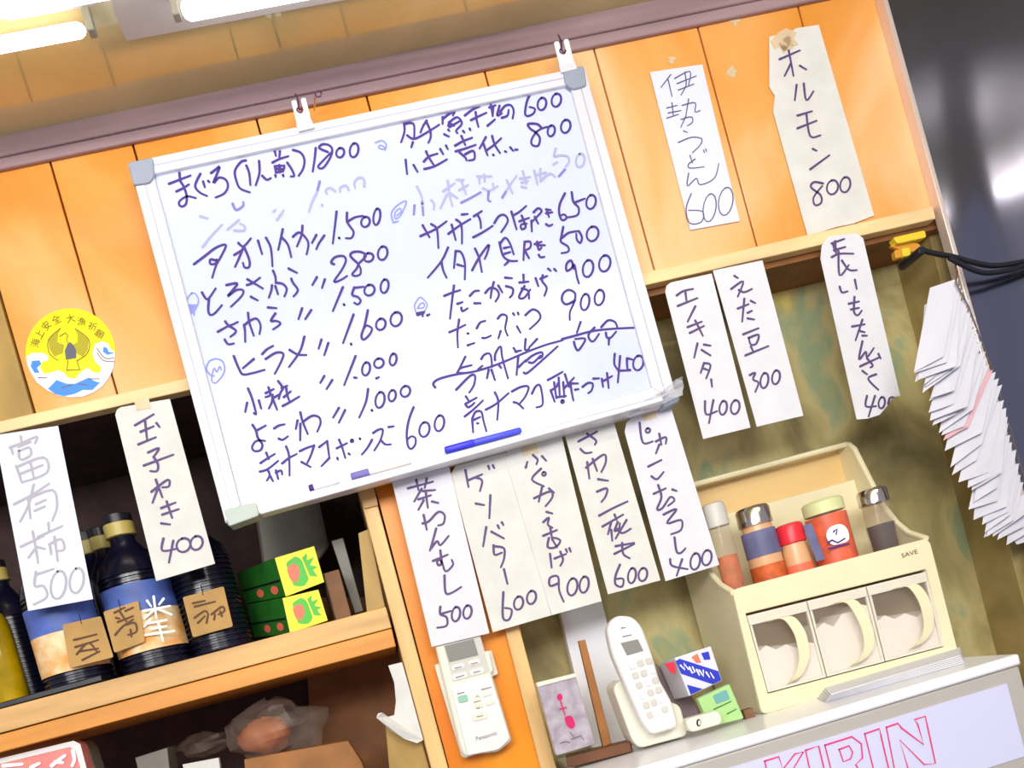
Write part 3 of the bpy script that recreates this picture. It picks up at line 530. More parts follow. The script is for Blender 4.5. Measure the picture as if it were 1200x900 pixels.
for c_, (x, y), a in zip(cs, ps, an): text('sticker_letter', c_, 10+x/6.92, 350+y/6.92, 7.6, ST-.0008, M['stickline'], st, ang=math.radians(a)-.0)

# ------------------------------------------------------------------ open cabinet on the left
cab = thing('wooden_cabinet', U(300, 800, .15), 'open wooden shelf cabinet with orange post, holding bottles and cartons', 'cabinet')
XL = U(-220, 760).x; XR = U(440, 660).x
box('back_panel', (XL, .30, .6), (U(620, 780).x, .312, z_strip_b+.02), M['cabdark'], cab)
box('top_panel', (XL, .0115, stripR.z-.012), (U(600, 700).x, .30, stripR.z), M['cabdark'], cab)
prism('shelf_board', [(-200, 884), (452, 711), (459, 735.5), (-200, 913)], .0, .299, M['shelfwood'], cab, bevel=.001)
prism('shelf_front', [(-200, 915), (459, 736.5), (464, 757.5), (-200, 935)], .002, .297, M['shelforange'], cab, bevel=.001)
prism('post_edge', [(415, 556), (432, 552), (536, 940), (517, 945)], -.002, .30, M['paleedge'], cab, bevel=.0015)
prism('post_panel', [(433, 545), (577, 520), (641, 940), (537, 940)], .006, .02, M['orange'], cab)
prism('post_edge', [(556, 600), (572, 596), (663, 940), (645, 945)], -.002, .12, M['paleedge'], cab, bevel=.0015)
prism('post_block', rpoly([(421, 574), (438, 570), (443, 592), (427, 596)], 1), -.006, .006, M['shelfwood'], cab, bevel=.001)
prism('lower_shelf', [(-200, 1090), (500, 950), (504, 970), (-200, 1110)], .03, .26, M['cabside'], cab, bevel=.001)
prism('side_lining', [(420, 625), (432, 620), (451, 711), (430, 717)], .012, .01, M['olive'], cab)
prism('side_lining', [(452, 852), (486, 842), (520, 960), (462, 965)], .012, .01, M['olive'], cab)
prism('back_lining', [(355, 700), (470, 700), (520, 1000), (372, 1000)], .27, .02, M['cabside'], cab)
zsh = (U(0, 831).z+U(452, 711).z)/2+.0005
zsA, zsB = U(0, 831).z, U(452, 711).z

def onz(px, py, z):     # point of a level surface seen at a pixel
    return UZ(px, py, z)
# ---- bottles
def bottle(px, Y, r, h, label, mats, labelz=None, tag=None, group=None, ribs=True, cap='yellow', ltext=None):
    """stands on the shelf; px = pixel column on the shelf line at plane Y"""
    # find the shelf point at this plane under pixel column px: search py
    lo, hi = 600, 1000
    for _ in range(40):
        mid = (lo+hi)/2
        if U(px, mid, Y).z > zsh: lo = mid
        else: hi = mid
    base = U(px, lo, Y); base.z = zsA+(zsB-zsA)*(base.x-U(0, 831).x)/(U(452, 711).x-U(0, 831).x)+.0008
    t = thing('sauce_bottle' if cap != 'oil' else 'oil_bottle', base, label, 'bottle', group)
    prof = [(0, r*.92), (.004, r)]
    if ribs:
        n = 18
        for i in range(n):
            z = .006+i*(h*.6)/n; prof += [(z, r), (z+h*.6/n*.45, r), (z+h*.6/n*.6, r*.93), (z+h*.6/n*.9, r*.93)]
    prof += [(h*.62, r), (h*.7, r*.9), (h*.78, r*.55), (h*.84, r*.36), (h*.92, r*.34)]
    lathe('bottle_body', base, prof, M[mats], t, seg=28)
    cm = {'yellow': 'capyellow', 'oil': 'capyellow', 'grey': 'capgrey'}[cap]
    lathe('bottle_cap', base+Vector((0, 0, h*.88)), [(0, r*.4), (.001, r*.44), (h*.085, r*.44), (h*.09, r*.4)], M[cm], t)
    lathe('cap_top', base+Vector((0, 0, h*.97)), [(0, r*.42), (h*.05, r*.42), (h*.055, r*.36)], M['black'], t)
    if labelz:
        a0_, a1_ = labelz; n = 20; rr = r*1.012; v = []; f = []
        for part, (z0, z1, mm) in enumerate(((a0_, a0_+(a1_-a0_)*.58, 'labelorange'), (a0_+(a1_-a0_)*.58, a1_, 'labelblue'))):
            v = []; f = []
            for k in range(n+1):
                th = -PI*.98+PI*.96*k/n
                for z in (z0*h, z1*h):
                    v.append(base+Vector((rr*math.cos(th), rr*math.sin(th), z)))
            for k in range(n): f.append((2*k, 2*k+2, 2*k+3, 2*k+1))
            make('bottle_label', v, f, M[mm], t, smooth=True)
    if ltext:
        ribbons('label_writing', ltext[0], Y-r-.004, ltext[1], M['signwhite'], t)
    if tag:
        q, writing = tag; Yt = Y-r-.006
        tg = prism('kraft_tag', rpoly(q, 2, 2), Yt, .001, M['kraft'], t)
        ROOT[tg.name] = ROOT[t.name]
        tube('tag_string', [U((q[0][0]+q[1][0])/2, (q[0][1]+q[1][1])/2+4, Yt-.0005), U((q[0][0]+q[1][0])/2-3, (q[0][1]+q[1][1])/2-8, Yt+.002)], .0006, M['black'], t, seg=6)
        ribbons('tag_writing', writing, Yt-.0005, 2.5, M['brownink'], t)
    return t
h_a = .185
bottle(188, .062, .045, .205, 'black ribbed sauce bottle, centre front, blue and orange label with kraft tag', 'blackglass', (.12, .55),
    ([(121, 717), (162, 704), (170, 752), (134, 765)], parse("170,490 230,460;235,480 280,460;180,520 200,525;190,545 280,510;175,620 220,570 280,530;240,560 290,550 300,600 250,620;265,590 270,630;200,480 240,540", 100, 620, 5)),
    ltext=(parse("400,395 415,520;345,480 495,450;362,420 385,452;458,408 432,442;408,468 345,525;418,465 505,500;382,528 345,572;368,552 475,532;385,585 475,568;345,622 520,596;425,540 455,655", 100, 620, 5), 2.6))
bottle(98, .058, .043, .205, 'black ribbed sauce bottle left front with blue green label and kraft tag', 'blackglass', (.12, .55),
    ([(73, 732), (118, 722), (133, 770), (82, 783)], parse("260,450 340,430;265,475 345,450;270,500 310,460 340,490;280,490 345,480;290,520 350,490", 0, 600, 3)))
bottle(263, .075, .041, .205, 'black ribbed sauce bottle right front with square kraft tag, no label', 'blackglass', None,
    ([(214, 700), (262, 687), (273, 734), (226, 747)], parse("630,435 700,420;640,455 760,425;640,520 700,480 720,500;660,550 700,510;710,550 720,500;740,500 800,455 815,480 780,500;755,530 760,500;800,510 790,480", 100, 620, 5)))
bottle(42, .125, .034, .20, 'dark ribbed bottle standing between the oil bottles and the labelled ones', 'blackglass', None)
bottle(166, .162, .034, .218, 'dark bottle at the back with pale cap beside the front bottle neck', 'blackglass', None, ribs=False)
bottle(152, .24, .034, .235, 'rearmost dark bottle whose pale cap shows behind the others', 'blackglass', None, ribs=False)
bottle(18, .07, .022, .17, 'slim bottle of yellow oil on the tray at the shelf end', 'oil', None, ribs=False, cap='oil')
bottle(-14, .08, .024, .16, 'second yellow oil bottle cut by the frame edge', 'oil', None, ribs=False, cap='oil')
prism('black_tray', [(-60, 840), (118, 791), (120, 797.5), (-60, 847)], .005, .045, M['black'], bevel=.001, label='flat black tray edge on the shelf in front of the left bottles', cat='tray')
# ---- tea cartons
def carton(fq, bq, label, dots):
    Yf, Yb = .045, .16
    t = thing('tea_carton', U(fq[3][0], fq[3][1], Yf), label, 'box', 'cartons stacked on the shelf')
    hexa('carton_body', fq, Yf, bq, Yb, M['greenbox'], t, bevel=.001)
    prism('carton_end', fq, Yf-.0012, .001, M['yellow'], t)
    c = lerp4(fq, .5, .5)
    prism('leaf_print', rpoly([lerp4(fq, *p) for p in ((.22, .2), (.5, .1), (.62, .25), (.66, .8), (.5, .92), (.25, .82))], 3, 2), Yf-.0016, .0004, M['green'], t)
    prism('leaf_print', [lerp4(fq, *p) for p in ((.64, .2), (.78, .12), (.74, .3), (.92, .28), (.78, .45), (.94, .55), (.82, .6), (.88, .8), (.7, .72))], Yf-.0016, .0004, M['green'], t)
    prism('fruit_print', rpoly([lerp4(fq, *p) for p in ((.2, .35), (.35, .25), (.5, .35), (.48, .6), (.33, .78), (.22, .65))], 3, 2), Yf-.002, .0004, M['salmon'], t)
    L4 = [U(*bq[0], Yb), U(*fq[0], Yf), U(*fq[3], Yf), U(*bq[3], Yb)]
    nrm = (L4[1]-L4[0]).cross(L4[3]-L4[0]).normalized();
    if nrm.x > 0: nrm = -nrm
    def on(u, v): return (L4[0]*(1-u)+L4[1]*u)*(1-v)+(L4[3]*(1-u)+L4[2]*u)*v+nrm*.0008
    for u in (.45, .8):
        make('berry_print', [on(u+.09*math.cos(a), .78+.12*math.sin(a)) for a in [2*PI*k/10 for k in range(10)]], [tuple(range(10))], M['salmon'], t)
    make('side_fold', [on(.02, .55), on(.98, .55), on(.98, .6), on(.02, .6)], [(0, 1, 2, 3)], M['black'], t)
carton([(331, 701), (373, 691), (384, 727), (340, 742)], [(288, 709), (318, 699), (328, 738), (298, 748)], 'lower green carton with yellow end printed with a leaf and berry', 0)
carton([(322, 654), (368, 640), (380, 682), (335, 699)], [(277, 672), (318, 655), (330, 693), (288, 708)], 'upper green carton with yellow end stacked on the other', 0)
hexa('plastic_container', [(298, 596), (371, 576), (386, 640), (318, 735)], .17, [(300, 596), (369, 578), (384, 640), (318, 730)], .25, M['greyjar'], bevel=.004, label='dull grey translucent container behind the green cartons', cat='container')
hexa('cardboard_box', [(380, 672), (397, 667), (412, 722), (394, 727)], .03, [(375, 674), (392, 669), (406, 722), (390, 727)], .12, M['cardboard'], bevel=.001, label='small brown cardboard box right of the yellow carton ends', cat='box')
hexa('leaning_board', [(388, 634), (402, 630), (426, 716), (416, 719)], .10, [(388, 634), (402, 630), (426, 716), (416, 719)], .14, M['greyjar'], bevel=.001, label='thin grey board leaning at the back corner of the shelf', cat='board')
# ---- lower compartment
pk = thing('pink_packet', U(50, 900, .03), 'pink packet with white lettering in the lower compartment', 'packet')
prism('packet_body', rpoly([(-30, 896), (84, 868.5), (93, 872), (108, 925), (-20, 955)], 4), .03, .03, M['pinkpack'], pk, bevel=.002)
ring('packet_border', [(-30, 896), (86, 868), (94, 872), (112, 940), (-20, 975)], [(-24, 901), (82, 875.5), (88, 879), (104, 932), (-16, 965)], .0285, .001, M['white'], pk)
ribbons('packet_lettering', parse("330,640 380,600 415,575;355,615 400,620;465,545 475,600 460,640;20,640 140,630;200,650 250,625", 0, 780, 5.4545), .0275, 4.2, M['signwhite'], pk)
prism('grey_canister', rpoly([(60, 878), (96, 868), (104, 876), (118, 922), (66, 930)], 6), .07, .04, M['greyjar'], bevel=.004, label='grey lidded tub behind the pink packet', cat='container')
def blob(name, cx, cy, Y, rx, ry, rd, m, seed, amp=.25, parent=None, **kw):
    random.seed(seed); ph = [random.uniform(0, 6) for _ in range(6)]; v = []; f = []; n, k_ = 22, 12; c = U(cx, cy, Y); s = S(Y)
    for j in range(k_+1):
        th = PI*j/k_
        for i in range(n):
            a = 2*PI*i/n
            q = 1+amp*(.5*math.sin(3*a+ph[0]+2*th)+.3*math.sin(5*a+ph[1]-3*th)+.3*math.sin(7*th+ph[2]+a))
            v.append(c+Vector((rx*s*math.sin(th)*math.cos(a)*q, rd*math.sin(th)*math.sin(a)*q, ry*s*math.cos(th)*q)))
    for j in range(k_):
        for i in range(n): i2 = (i+1) % n; f.append((j*n+i, j*n+i2, (j+1)*n+i2, (j+1)*n+i))
    return make(name, v, f, m, parent, smooth=True, **kw)
fb = thing('food_bag', U(320, 885, .1), 'dusty clear bag holding something orange on the lower board', 'bag')
blob('orange_contents', 312, 862, .10, 30, 20, .03, M['bagorange'], 3, .14, fb)
blob('bag_film', 322, 857, .10, 54, 32, .036, M['bag'], 5, .3, fb)
prism('brown_board', [(286, 890), (408, 868), (424, 893), (440, 940), (292, 960)], .06, .03, M['brownboard'], bevel=.001, label='brown wooden board below the dusty bag in the lower compartment', cat='board')
prism('grey_carton', [(158, 888), (196, 876), (202, 930), (170, 935)], .12, .05, M['greyjar'], bevel=.001, label='dim grey carton right of the pink packet', cat='box')
prism('folded_paper', [(214, 896), (256, 888), (262, 930), (222, 936)], .07, .01, M['paperwarm'], label='dim folded white paper in the lower compartment', cat='paper')
blob('plastic_bag', 240, 872, .17, 30, 12, .03, M['bag'], 9, .3, label='crumpled dusty plastic bag left of the orange contents', cat='bag')
# torn paper hanging on the post
vs = []; out = [(455, 780), (471, 776), (478, 800), (496, 867), (489, 871), (474, 866), (459, 857), (441, 841), (443, 836), (448, 835), (455, 840), (462, 838), (464, 822), (462, 800)]
f_ = [U(x, y, -.0035-(.012 if x < 450 else 0)-max(0, (y-820))*.0001) for x, y in out]; b__ = [p+Vector((0, .0008, 0)) for p in f_]
v, f = prism_vf(f_, b__); make('torn_paper', v, f, M['paperwarm'], label='torn white paper scrap curling off the cabinet post', cat='paper')

# ------------------------------------------------------------------ remote control
rm = thing('remote_control', U(550, 886, -.01), 'white air conditioner remote in its wall holder on the orange post', 'remote')
prism('remote_holder', rpoly([(509, 779), (524, 775), (576, 762), (584, 790), (560, 800), (548, 889), (541, 887), (512, 790)], 2, 2), -.008, .013, M['offwhite'], rm, bevel=.001)
prism('holder_tab', rpoly([(567, 764), (573, 762), (578, 786), (574, 789)], 2, 2), -.022, .02, M['offwhite'], rm, bevel=.001)
prism('remote_body', rpoly([(509, 753), (562, 741), (600, 868), (584, 881), (560, 884), (546, 888), (540, 880)], 4), -.022, .014, M['offwhite'], rm, bevel=.003)
prism('remote_bezel', rpoly([(519, 755), (562, 744), (574, 788), (531, 799)], 2, 2), -.0226, .001, M['bezel'], rm)
prism('remote_cover', rpoly([(528, 805), (575, 791), (598, 866), (584, 879), (560, 883), (548, 886)], 4), -.0245, .004, M['white'], rm, bevel=.001)
prism('lcd_screen', [(521, 757), (555, 748.5), (560.5, 767.5), (526.5, 776)], -.0236, .001, M['lcd'], rm)
def qd(cx, cy, w_, h_): return [(cx-w_/2-h_*.14, cy+w_*.13-h_/2), (cx+w_/2-h_*.14, cy-w_*.13-h_/2), (cx+w_/2+h_*.14, cy-w_*.13+h_/2), (cx-w_/2+h_*.14, cy+w_*.13+h_/2)]
for (x, y, w_, h_, mm, Yb) in ((537, 781.6, 15, 6, 'white', -.0238), (556, 776.5, 13, 6, 'white', -.0238), (539, 792.4, 17, 6.5, 'white', -.0238), (559, 787, 16, 6.5, 'white', -.0238),
    (542.5, 818.8, 11, 8, 'greenbtn', -.0262), (559.5, 822.6, 9, 15, 'offwhite', -.0262), (571, 813, 11, 5, 'offwhite', -.0262), (573.7, 823.6, 11, 5, 'offwhite', -.0262), (562.4, 839.6, 16, 8, 'offwhite', -.0262)):
    prism('button', rpoly(qd(x, y, w_, h_), 2, 2), Yb, .0016, M[mm], rm, bevel=.0004)
ribbons('button_marks', [[(533, 783), (541, 781)], [(552, 778), (560, 776)], [(534, 794), (544, 791)], [(555, 788), (563, 786)], [(558, 817), (559.5, 815), (561, 816.5)], [(556, 823), (563, 821)], [(559, 829), (561, 830.5), (562, 828)], [(559, 840), (566, 838.5)], [(536, 813), (544, 811)], [(564, 808), (576, 805)]], -.0268, .9, M['greyprint'], rm)
text('remote_lettering', 'Panasonic', 570, 862.5, 5.2, -.0252, M['greyprint'], rm, sx=.95)

# ------------------------------------------------------------------ beer fridge
FY = -.185
TL_, TR_ = U(704, 912, FY), U(1192, 768, FY)
zf = (U(760, 895, FY).z+U(1150, 780, FY).z)/2
fr = thing('beer_fridge', Vector(((TL_.x+TR_.x)/2, FY+.15, 0)), 'white beer showcase fridge with lilac front sign, objects standing on top', 'fridge')
box('fridge_cabinet', (TL_.x, FY+.012, .01), (TR_.x, .115, zf-.014), M['fridgegrey'], fr)
box('fridge_top', (TL_.x-.003, FY, zf-.014), (TR_.x+.003, .117, zf), M['fridgewhite'], fr, bevel=.003)
box('sign_frame', (TL_.x, FY+.002, zf-.135), (TR_.x, FY+.02, zf-.0145), M['fridgegrey'], fr, bevel=.002)
xa, xb = TL_.x+.03, U(1180, 800, FY).x
box('sign_panel', (xa, FY+.0005, zf-.120), (xb, FY+.004, U(1180, 801, FY).z), M['signlilac'], fr)
KIR = ["716,757 757,743 770,760 848,818 826,745 815,730 853,718 862,760 889,884 850,888 762,800 795,910 800,945 755,955 716,757",
 "640,780 692,762 698,790 740,970 690,980 640,780", "500,820 595,790 628,815 632,865 608,888 660,965 615,985 570,905 590,990 545,1000 500,820", "550,835 585,822 598,845 590,868 565,878 550,835",
 "432,838 478,822 520,1000 470,1010 432,838", "288,876 338,860 352,905 395,850 425,842 385,910 450,1000 400,1015 370,960 385,1030 330,1040 288,876"]
ribbons('sign_lettering', [[(800+float(a)/3, 600+float(b)/3) for a, b in (c.split(',') for c in s.split())] for s in KIR], FY-.0002, 2.1, M['signred'], fr)
# door below
box('fridge_door', (TL_.x+.01, FY+.004, .12), (TR_.x-.01, FY+.03, zf-.15), M['black'], fr, bevel=.003)

# ------------------------------------------------------------------ seasoning case
CYF = -.06; 
case = thing('seasoning_case', U(1005, 805, CYF), 'cream plastic seasoning case with three clear drawers and a shaker tray on top', 'container')
FQ = [(858, 691), (1089, 630), (1125, 771), (893, 838)]
OQ = [(874, 719), (1085, 667), (1107, 758), (900, 813)]
bl = U(893, 838, CYF); br_ = U(1125, 771, CYF)
dep = .165
# front frame with opening
ring('case_front', rpoly(FQ, 9, 4), [p for i, q_ in enumerate(OQ) for p in [q_]*5], CYF, .012, M['cream'], case, bevel=.0015)
Xl, Xr = U(858, 691, CYF).x, U(1089, 630, CYF).x
zt_ = (U(858, 691, CYF).z+U(1089, 630, CYF).z)/2
zb_ = zf+.0005
YB = CYF+dep
ztb = U(1016, 517, YB-.005).z
# side profile: from the front top corner back and up to the tall back
prof = [(CYF+.004, zb_), (CYF+.004, zt_-.002), (CYF+.012, zt_+.001), (CYF+.04, zt_+.012), (CYF+.062, zt_+.030), (CYF+.085, zt_+.06), (CYF+.118, ztb-.012), (CYF+.128, ztb-.003), (YB, ztb), (YB, zb_)]
slant = (U(1125, 771, CYF).x-U(1089, 630, CYF).x)
for X_ in (Xl+.0005, Xr-.0045):
    f1 = [Vector((X_+slant*max(0, (zt_-z)/(zt_-zb_)), y, z)) for y, z in prof]; b1 = [p+Vector((.004, 0, 0)) for p in f1]
    v, f = prism_vf(f1, b1); make('case_side', v, f, M['cream'], case, bevel=.001)
box('case_back', (Xl+.003, YB-.006, zb_), (Xr-.003, YB, ztb), M['creamin'], case)
# rolled rim along back top and down both sides
rim = [Vector((Xl+.002, y, z)) for y, z in prof[1:8]]+[Vector((Xl+.004, YB-.03, ztb)), Vector((Xr-.004, YB-.03, ztb))]+[Vector((Xr-.002, y, z)) for y, z in reversed(prof[1:8])]
tube('case_rim', rim, .0042, M['cream'], case, seg=8)
box('tray_floor', (Xl+.004, CYF+.012, zt_-.022), (Xr-.004, YB-.005, zt_-.018), M['creamin'], case)
box('tray_step', (Xl+.004, YB-.03, zt_-.02), (Xr-.004, YB-.006, ztb-.052), M['cream'], case, bevel=.002)
box('case_floor', (Xl+.004, CYF+.012, zb_), (Xr-.004, YB-.005, zb_+.004), M['creamin'], case)
text('case_lettering', 'SAVE', 1066, 649, 5.6, CYF-.0007, M['brownink'], case, sx=1.35)
box('rubber_foot', (U(872, 830, CYF).x, CYF+.004, zf), (U(884, 830, CYF).x, CYF+.02, zf+.012), M['cardboard'], case)
DV = [0, .335, .665, 1.0]
HND = ["320,385 345,374 375,378 405,420 420,470 425,520 412,570 390,600", "540,325 565,315 595,322 625,370 645,420 652,470 640,510 608,540", "755,270 780,262 808,265 836,305 852,350 860,400 850,445 818,480"]
FILL = [(.42, .52), (.32, .22), (.42, .5)]
for i in range(3):
    dq = sub4(OQ, DV[i]+.004, .03, DV[i+1]-.004, .985)
    dr = prism('drawer_front', rpoly(dq, 3, 2), CYF+.002, .0015, M['clear'], case)
    ring('drawer_rim', dq, sub4(dq, .035, .03, .965, .97), CYF+.0005, .004, M['clearrim'], dr)
    prism('drawer_lid', sub4(dq, .0, .0, 1, .13), CYF-.001, .05, M['clearrim'], dr, bevel=.001)
    a_, b_ = FILL[i]; top = [(0, a_+.05), (.15, a_+.0), (.3, a_+.08), (.5, (a_+b_)/2), (.7, b_+.05), (.85, b_-.02), (1, b_+.03)]
    prism('white_contents', [lerp4(dq, .03+.94*u, v) for u, v in top]+[lerp4(dq, .97, .97), lerp4(dq, .03, .97)], CYF+.0042, .06, M['salt'], dr)
    pts = [(x_-4.5, y_) for x_, y_ in parse(HND[i], 800, 600, 3)[0]]; n = len(pts); v = []; f = []
    for k, (x, y) in enumerate(pts):
        tt = k/(n-1); Yh = CYF-.002-.013*math.sin(PI*min(1, max(0, tt)))**.7; wd = (5.0+2.0*math.sin(PI*tt))*S(CYF)
        c = U(x, y, CYF); p = Vector((c.x, Yh, c.z)); v += [p+Vector((-wd, 0, 0)), p+Vector((wd, 0, 0)), p+Vector((wd, .002, 0)), p+Vector((-wd, .002, 0))]
    for k in range(n-1):
        for e in range(4): e2 = (e+1) % 4; f.append((4*k+e, 4*k+e2, 4*k+4+e2, 4*k+4+e))
    f += [(0, 1, 2, 3), tuple(4*n-4+e for e in range(4))]
    make('drawer_handle', v, f, M['cream'], dr, smooth=True)
# loose sheets in front of the case
random.seed(8)
for k in range(5):
    o_ = k*.8
    p4 = [UZ(955+k*3, 817-k, zf), UZ(1128, 767, zf), UZ(1130-k*.5, 777.5, zf), UZ(968+k*2, 823.5, zf)]
    zz = zf+.0006+k*.0022
    v, f = prism_vf([Vector((p.x, p.y, zz)) for p in p4], [Vector((p.x, p.y, zz+.0016)) for p in p4])
    make('paper_sheet', v, f, M['paper'], label=['bottom sheet', 'second sheet from the bottom', 'middle sheet', 'second sheet from the top', 'topmost sheet'][k]+' of the white paper pile on the fridge', cat='paper', group='paper pile on the fridge')

# ------------------------------------------------------------------ shakers in the tray
zt2 = zt_-.0175
def sk(x0, y0, x1, y1, Y):  # axis from pixels: returns base point and height to top
    a = U(x0, y0, Y); b_ = U(x1, y1, Y); return Vector((b_.x, Y, zt2)), b_.z-zt2
def shaker(name, xt, yt, wpx, cap_px, Y, label, capm, body, fill=None, fillfrac=.5, bands=(), flare=1.0):
    base, H = sk(xt, yt+40, xt, yt, Y); s = S(Y); r = wpx*s/2; ch = cap_px*s
    t = thing(name, base, label, 'shaker' if 'shaker' in name else 'jar'); hb = H-ch
    lathe('shaker_body', base, [(0, r*.9*flare), (.003, r*flare), (hb*.55, r*flare*.98), (hb*.8, r*.93), (hb, r*.86)], M[body], t)
    if fill: lathe('seasoning', base+Vector((0, 0, .002)), [(0, r*.8*flare), (hb*fillfrac, r*.9*flare), (hb*fillfrac+.001, r*.2)], M[fill], t)
    for (b0, b1, mm) in bands: lathe('shaker_label', base, [(hb*b0, r*flare*1.01), (hb*b1, r*flare*1.005)], M[mm], t)
    lathe('shaker_cap', base+Vector((0, 0, hb)), [(0, r*.93), (.001, r), (ch*.8, r), (ch*.95, r*.9), (ch, r*.7)], M[capm], t, seg=32)
    return t
shaker('seasoning_shaker', 834, 590, 29, 30, -.012, 'clear shaker with grey white cap and orange powder, leftmost in the tray', 'bezel', 'glass', 'orangefill', .6)
shaker('seasoning_shaker', 880, 594, 42, 24, -.006, 'wide shaker with shiny chrome cap and orange label', 'chrome', 'peach', None, 0, ((.0, .42, 'orangefill'), (.55, .92, 'bluegrey')))
shaker('seasoning_shaker', 923, 614, 34, 25, -.012, 'small shaker with a bright red cap in the middle of the tray', 'redcap', 'peach', None, 0, ((.1, .5, 'salmon'),))
jt = shaker('seasoning_jar', 962, 586, 50, 18, .0, 'orange labelled jar with pale mint lid', 'capmint', 'glass', 'jarorange', .9, ((.05, .97, 'jarorange'),))
jy = -.0+(-50*S(0)/2)-.0022
prism('label_oval', rpoly([(967, 628), (972, 617), (986, 613), (994, 620), (996, 634), (975, 640)], 6, 3), jy, .0008, M['signwhite'], jt)
prism('barcode_patch', [(941, 616), (951, 613), (967, 655), (957, 658)], jy, .0008, M['bluegrey'], jt)
ribbons('label_marks', [[(977, 623), (981, 620), (980, 626)], [(970, 636), (975, 633), (982, 636), (990, 631)], [(971, 643), (995, 637)]], jy-.0006, 2.2, M['ink'], jt)
shaker('seasoning_shaker', 1020, 573, 37, 20, -.008, 'glass shaker with steel cap and dark contents, rightmost in the tray', 'chrome', 'glass', 'darkfill', .62)

# ------------------------------------------------------------------ things standing on the fridge
def liftz(px, py): return UZ(px, py, zf)
# white panel behind
prism('backing_sheet', [(652, 700), (702, 690), (752, 885), (700, 902)], .095, .02, M['fridgewhite'], bevel=.002, label='plain off-white panel standing behind the phone', cat='sheet')
ac = thing('acrylic_case', U(670, 884, -.05), 'frosted clear case with magenta print leaning by the post', 'case')
prism('case_body', rpoly([(629, 801), (674, 790), (698, 872), (652, 886)], 2, 2), -.05, .012, M['acrylic'], ac, bevel=.001)
prism('case_top', [(629, 800), (674, 789), (675.5, 793), (630, 805)], -.052, .015, M['offwhite'], ac)
prism('print_mark', circ(656, 817, 3.4, 4.2, 10), -.0508, .0006, M['magenta'], ac)
prism('print_mark', rpoly([(661, 840), (670, 838), (675, 850), (670, 855), (664, 851)], 3, 2), -.0508, .0006, M['magenta'], ac)
ribbons('print_lines', [[(657, 822), (659, 828), (662, 838)], [(656, 831), (664, 829)]], -.0514, 1.6, M['magenta'], ac)
ribbons('print_lines', [[(668, 858), (672, 863)], [(657, 871), (662, 869), (668, 870)], [(670, 866), (681, 862), (684, 867)]], -.0514, 1.3, M['greyprint'], ac)
wd = thing('wooden_stand', U(700, 890, -.04), 'brown wooden stand with one upright stick beside the phone', 'stand')
prism('upright_stick', [(678, 751), (686, 749.5), (717, 871), (707, 876)], -.02, .008, M['brownboard'], wd, bevel=.001)
hexa('base_block', [(663, 888), (738, 869), (741, 881), (665, 900)], -.05, [(663, 884), (738, 866), (741, 876), (665, 895)], -.005, mat('dark_brown_wood', (120, 74, 46), .6, var=.2), wd, bevel=.001)
ph = thing('cordless_phone', U(770, 872, -.07), 'white cordless phone handset resting in its charging cradle', 'phone')
prism('charging_cradle', rpoly([(718, 806), (729, 794), (745, 812), (797, 826), (807, 862), (750, 877), (741, 868)], 7, 4), -.068, .045, M['offwhite'], ph, bevel=.004, seg=3)
HS = rpoly([(711, 736), (722, 721), (742, 722), (753, 734), (766, 770), (773, 796), (788, 822), (796, 852), (764, 862), (752, 846), (733, 803), (718, 768)], 8, 4)
prism('handset', HS, -.092, .022, M['white'], ph, bevel=.005, seg=3)
LCDQ = [(727.4, 753.5), (747.5, 749), (754, 762.5), (735, 768)]
prism('phone_screen', LCDQ, -.0932, .002, M['lcd'], ph)
ribbons('earpiece_slot', [[(728, 736), (733, 735.5)], [(730, 746), (740, 744)]], -.0926, 1.3, M['greyprint'], ph)
KQ = [(734, 776), (764, 768), (786, 836), (760, 846)]
for r_ in range(6):
    for c_ in range(3):
        q_ = sub4(KQ, c_/3+.04, r_/6+.02, (c_+1)/3-.04, (r_+1)/6-.035)
        prism('phone_key', rpoly(q_, 2.5, 2), -.0936, .002, M['bezel'] if (r_+c_) % 3 else M['lilac'], ph, bevel=.0004)
bb = thing('blue_printed_box', U(826, 815, -.045), 'white box with blue diagonal band perched on a mauve carton', 'box')
BQ = [(790.5, 771), (833, 757), (846.5, 797.5), (807.5, 816)]
hexa('box_body', BQ, -.045, [(772, 778), (810, 766), (824, 804), (790, 820)], .015, M['lilac'], bb, bevel=.001)
prism('print_band', [lerp4(BQ, *p) for p in ((.0, .08), (.12, .06), (.98, .72), (.98, .98), (.72, .98), (.02, .42))], -.0458, .0006, M['blueprint'], bb)
prism('print_band', [lerp4(BQ, *p) for p in ((.06, .72), (.42, .98), (.06, .98))], -.0458, .0006, M['blueprint'], bb)
prism('print_band', [lerp4(BQ, *p) for p in ((.42, .12), (.6, .08), (.62, .34), (.5, .3))], -.0458, .0006, M['salmon'], bb)
prism('print_band', [lerp4(BQ, *p) for p in ((.7, .1), (.9, .12), (.88, .34), (.72, .3))], -.0458, .0006, M['blueprint'], bb)
ribbons('print_letters', [[lerp4(BQ, *p) for p in st_] for st_ in ([(.08, .22), (.14, .36), (.18, .2), (.24, .38)], [(.28, .34), (.3, .5), (.38, .5), (.36, .36)], [(.44, .46), (.46, .62)], [(.5, .5), (.56, .7), (.6, .54)], [(.66, .62), (.7, .78), (.76, .66), (.8, .84)])], -.0465, 2.0, M['signwhite'], bb)
mc = thing('mauve_carton', U(790, 850, -.03), 'mauve grey carton with a red mark between phone and green packet', 'box')
hexa('carton_body', [(768, 779), (806, 808), (822, 842), (787, 852)], .022, [(768, 777), (806, 805), (822, 838), (787, 846)], .05, M['mauve'], mc, bevel=.001)
prism('red_mark', [(779, 778), (790, 775), (792, 790), (786, 788)], -.0505, .0008, M['redprint'], mc)
gp = thing('green_packet', U(845, 850, -.06), 'pale green packet standing against the seasoning case', 'packet')
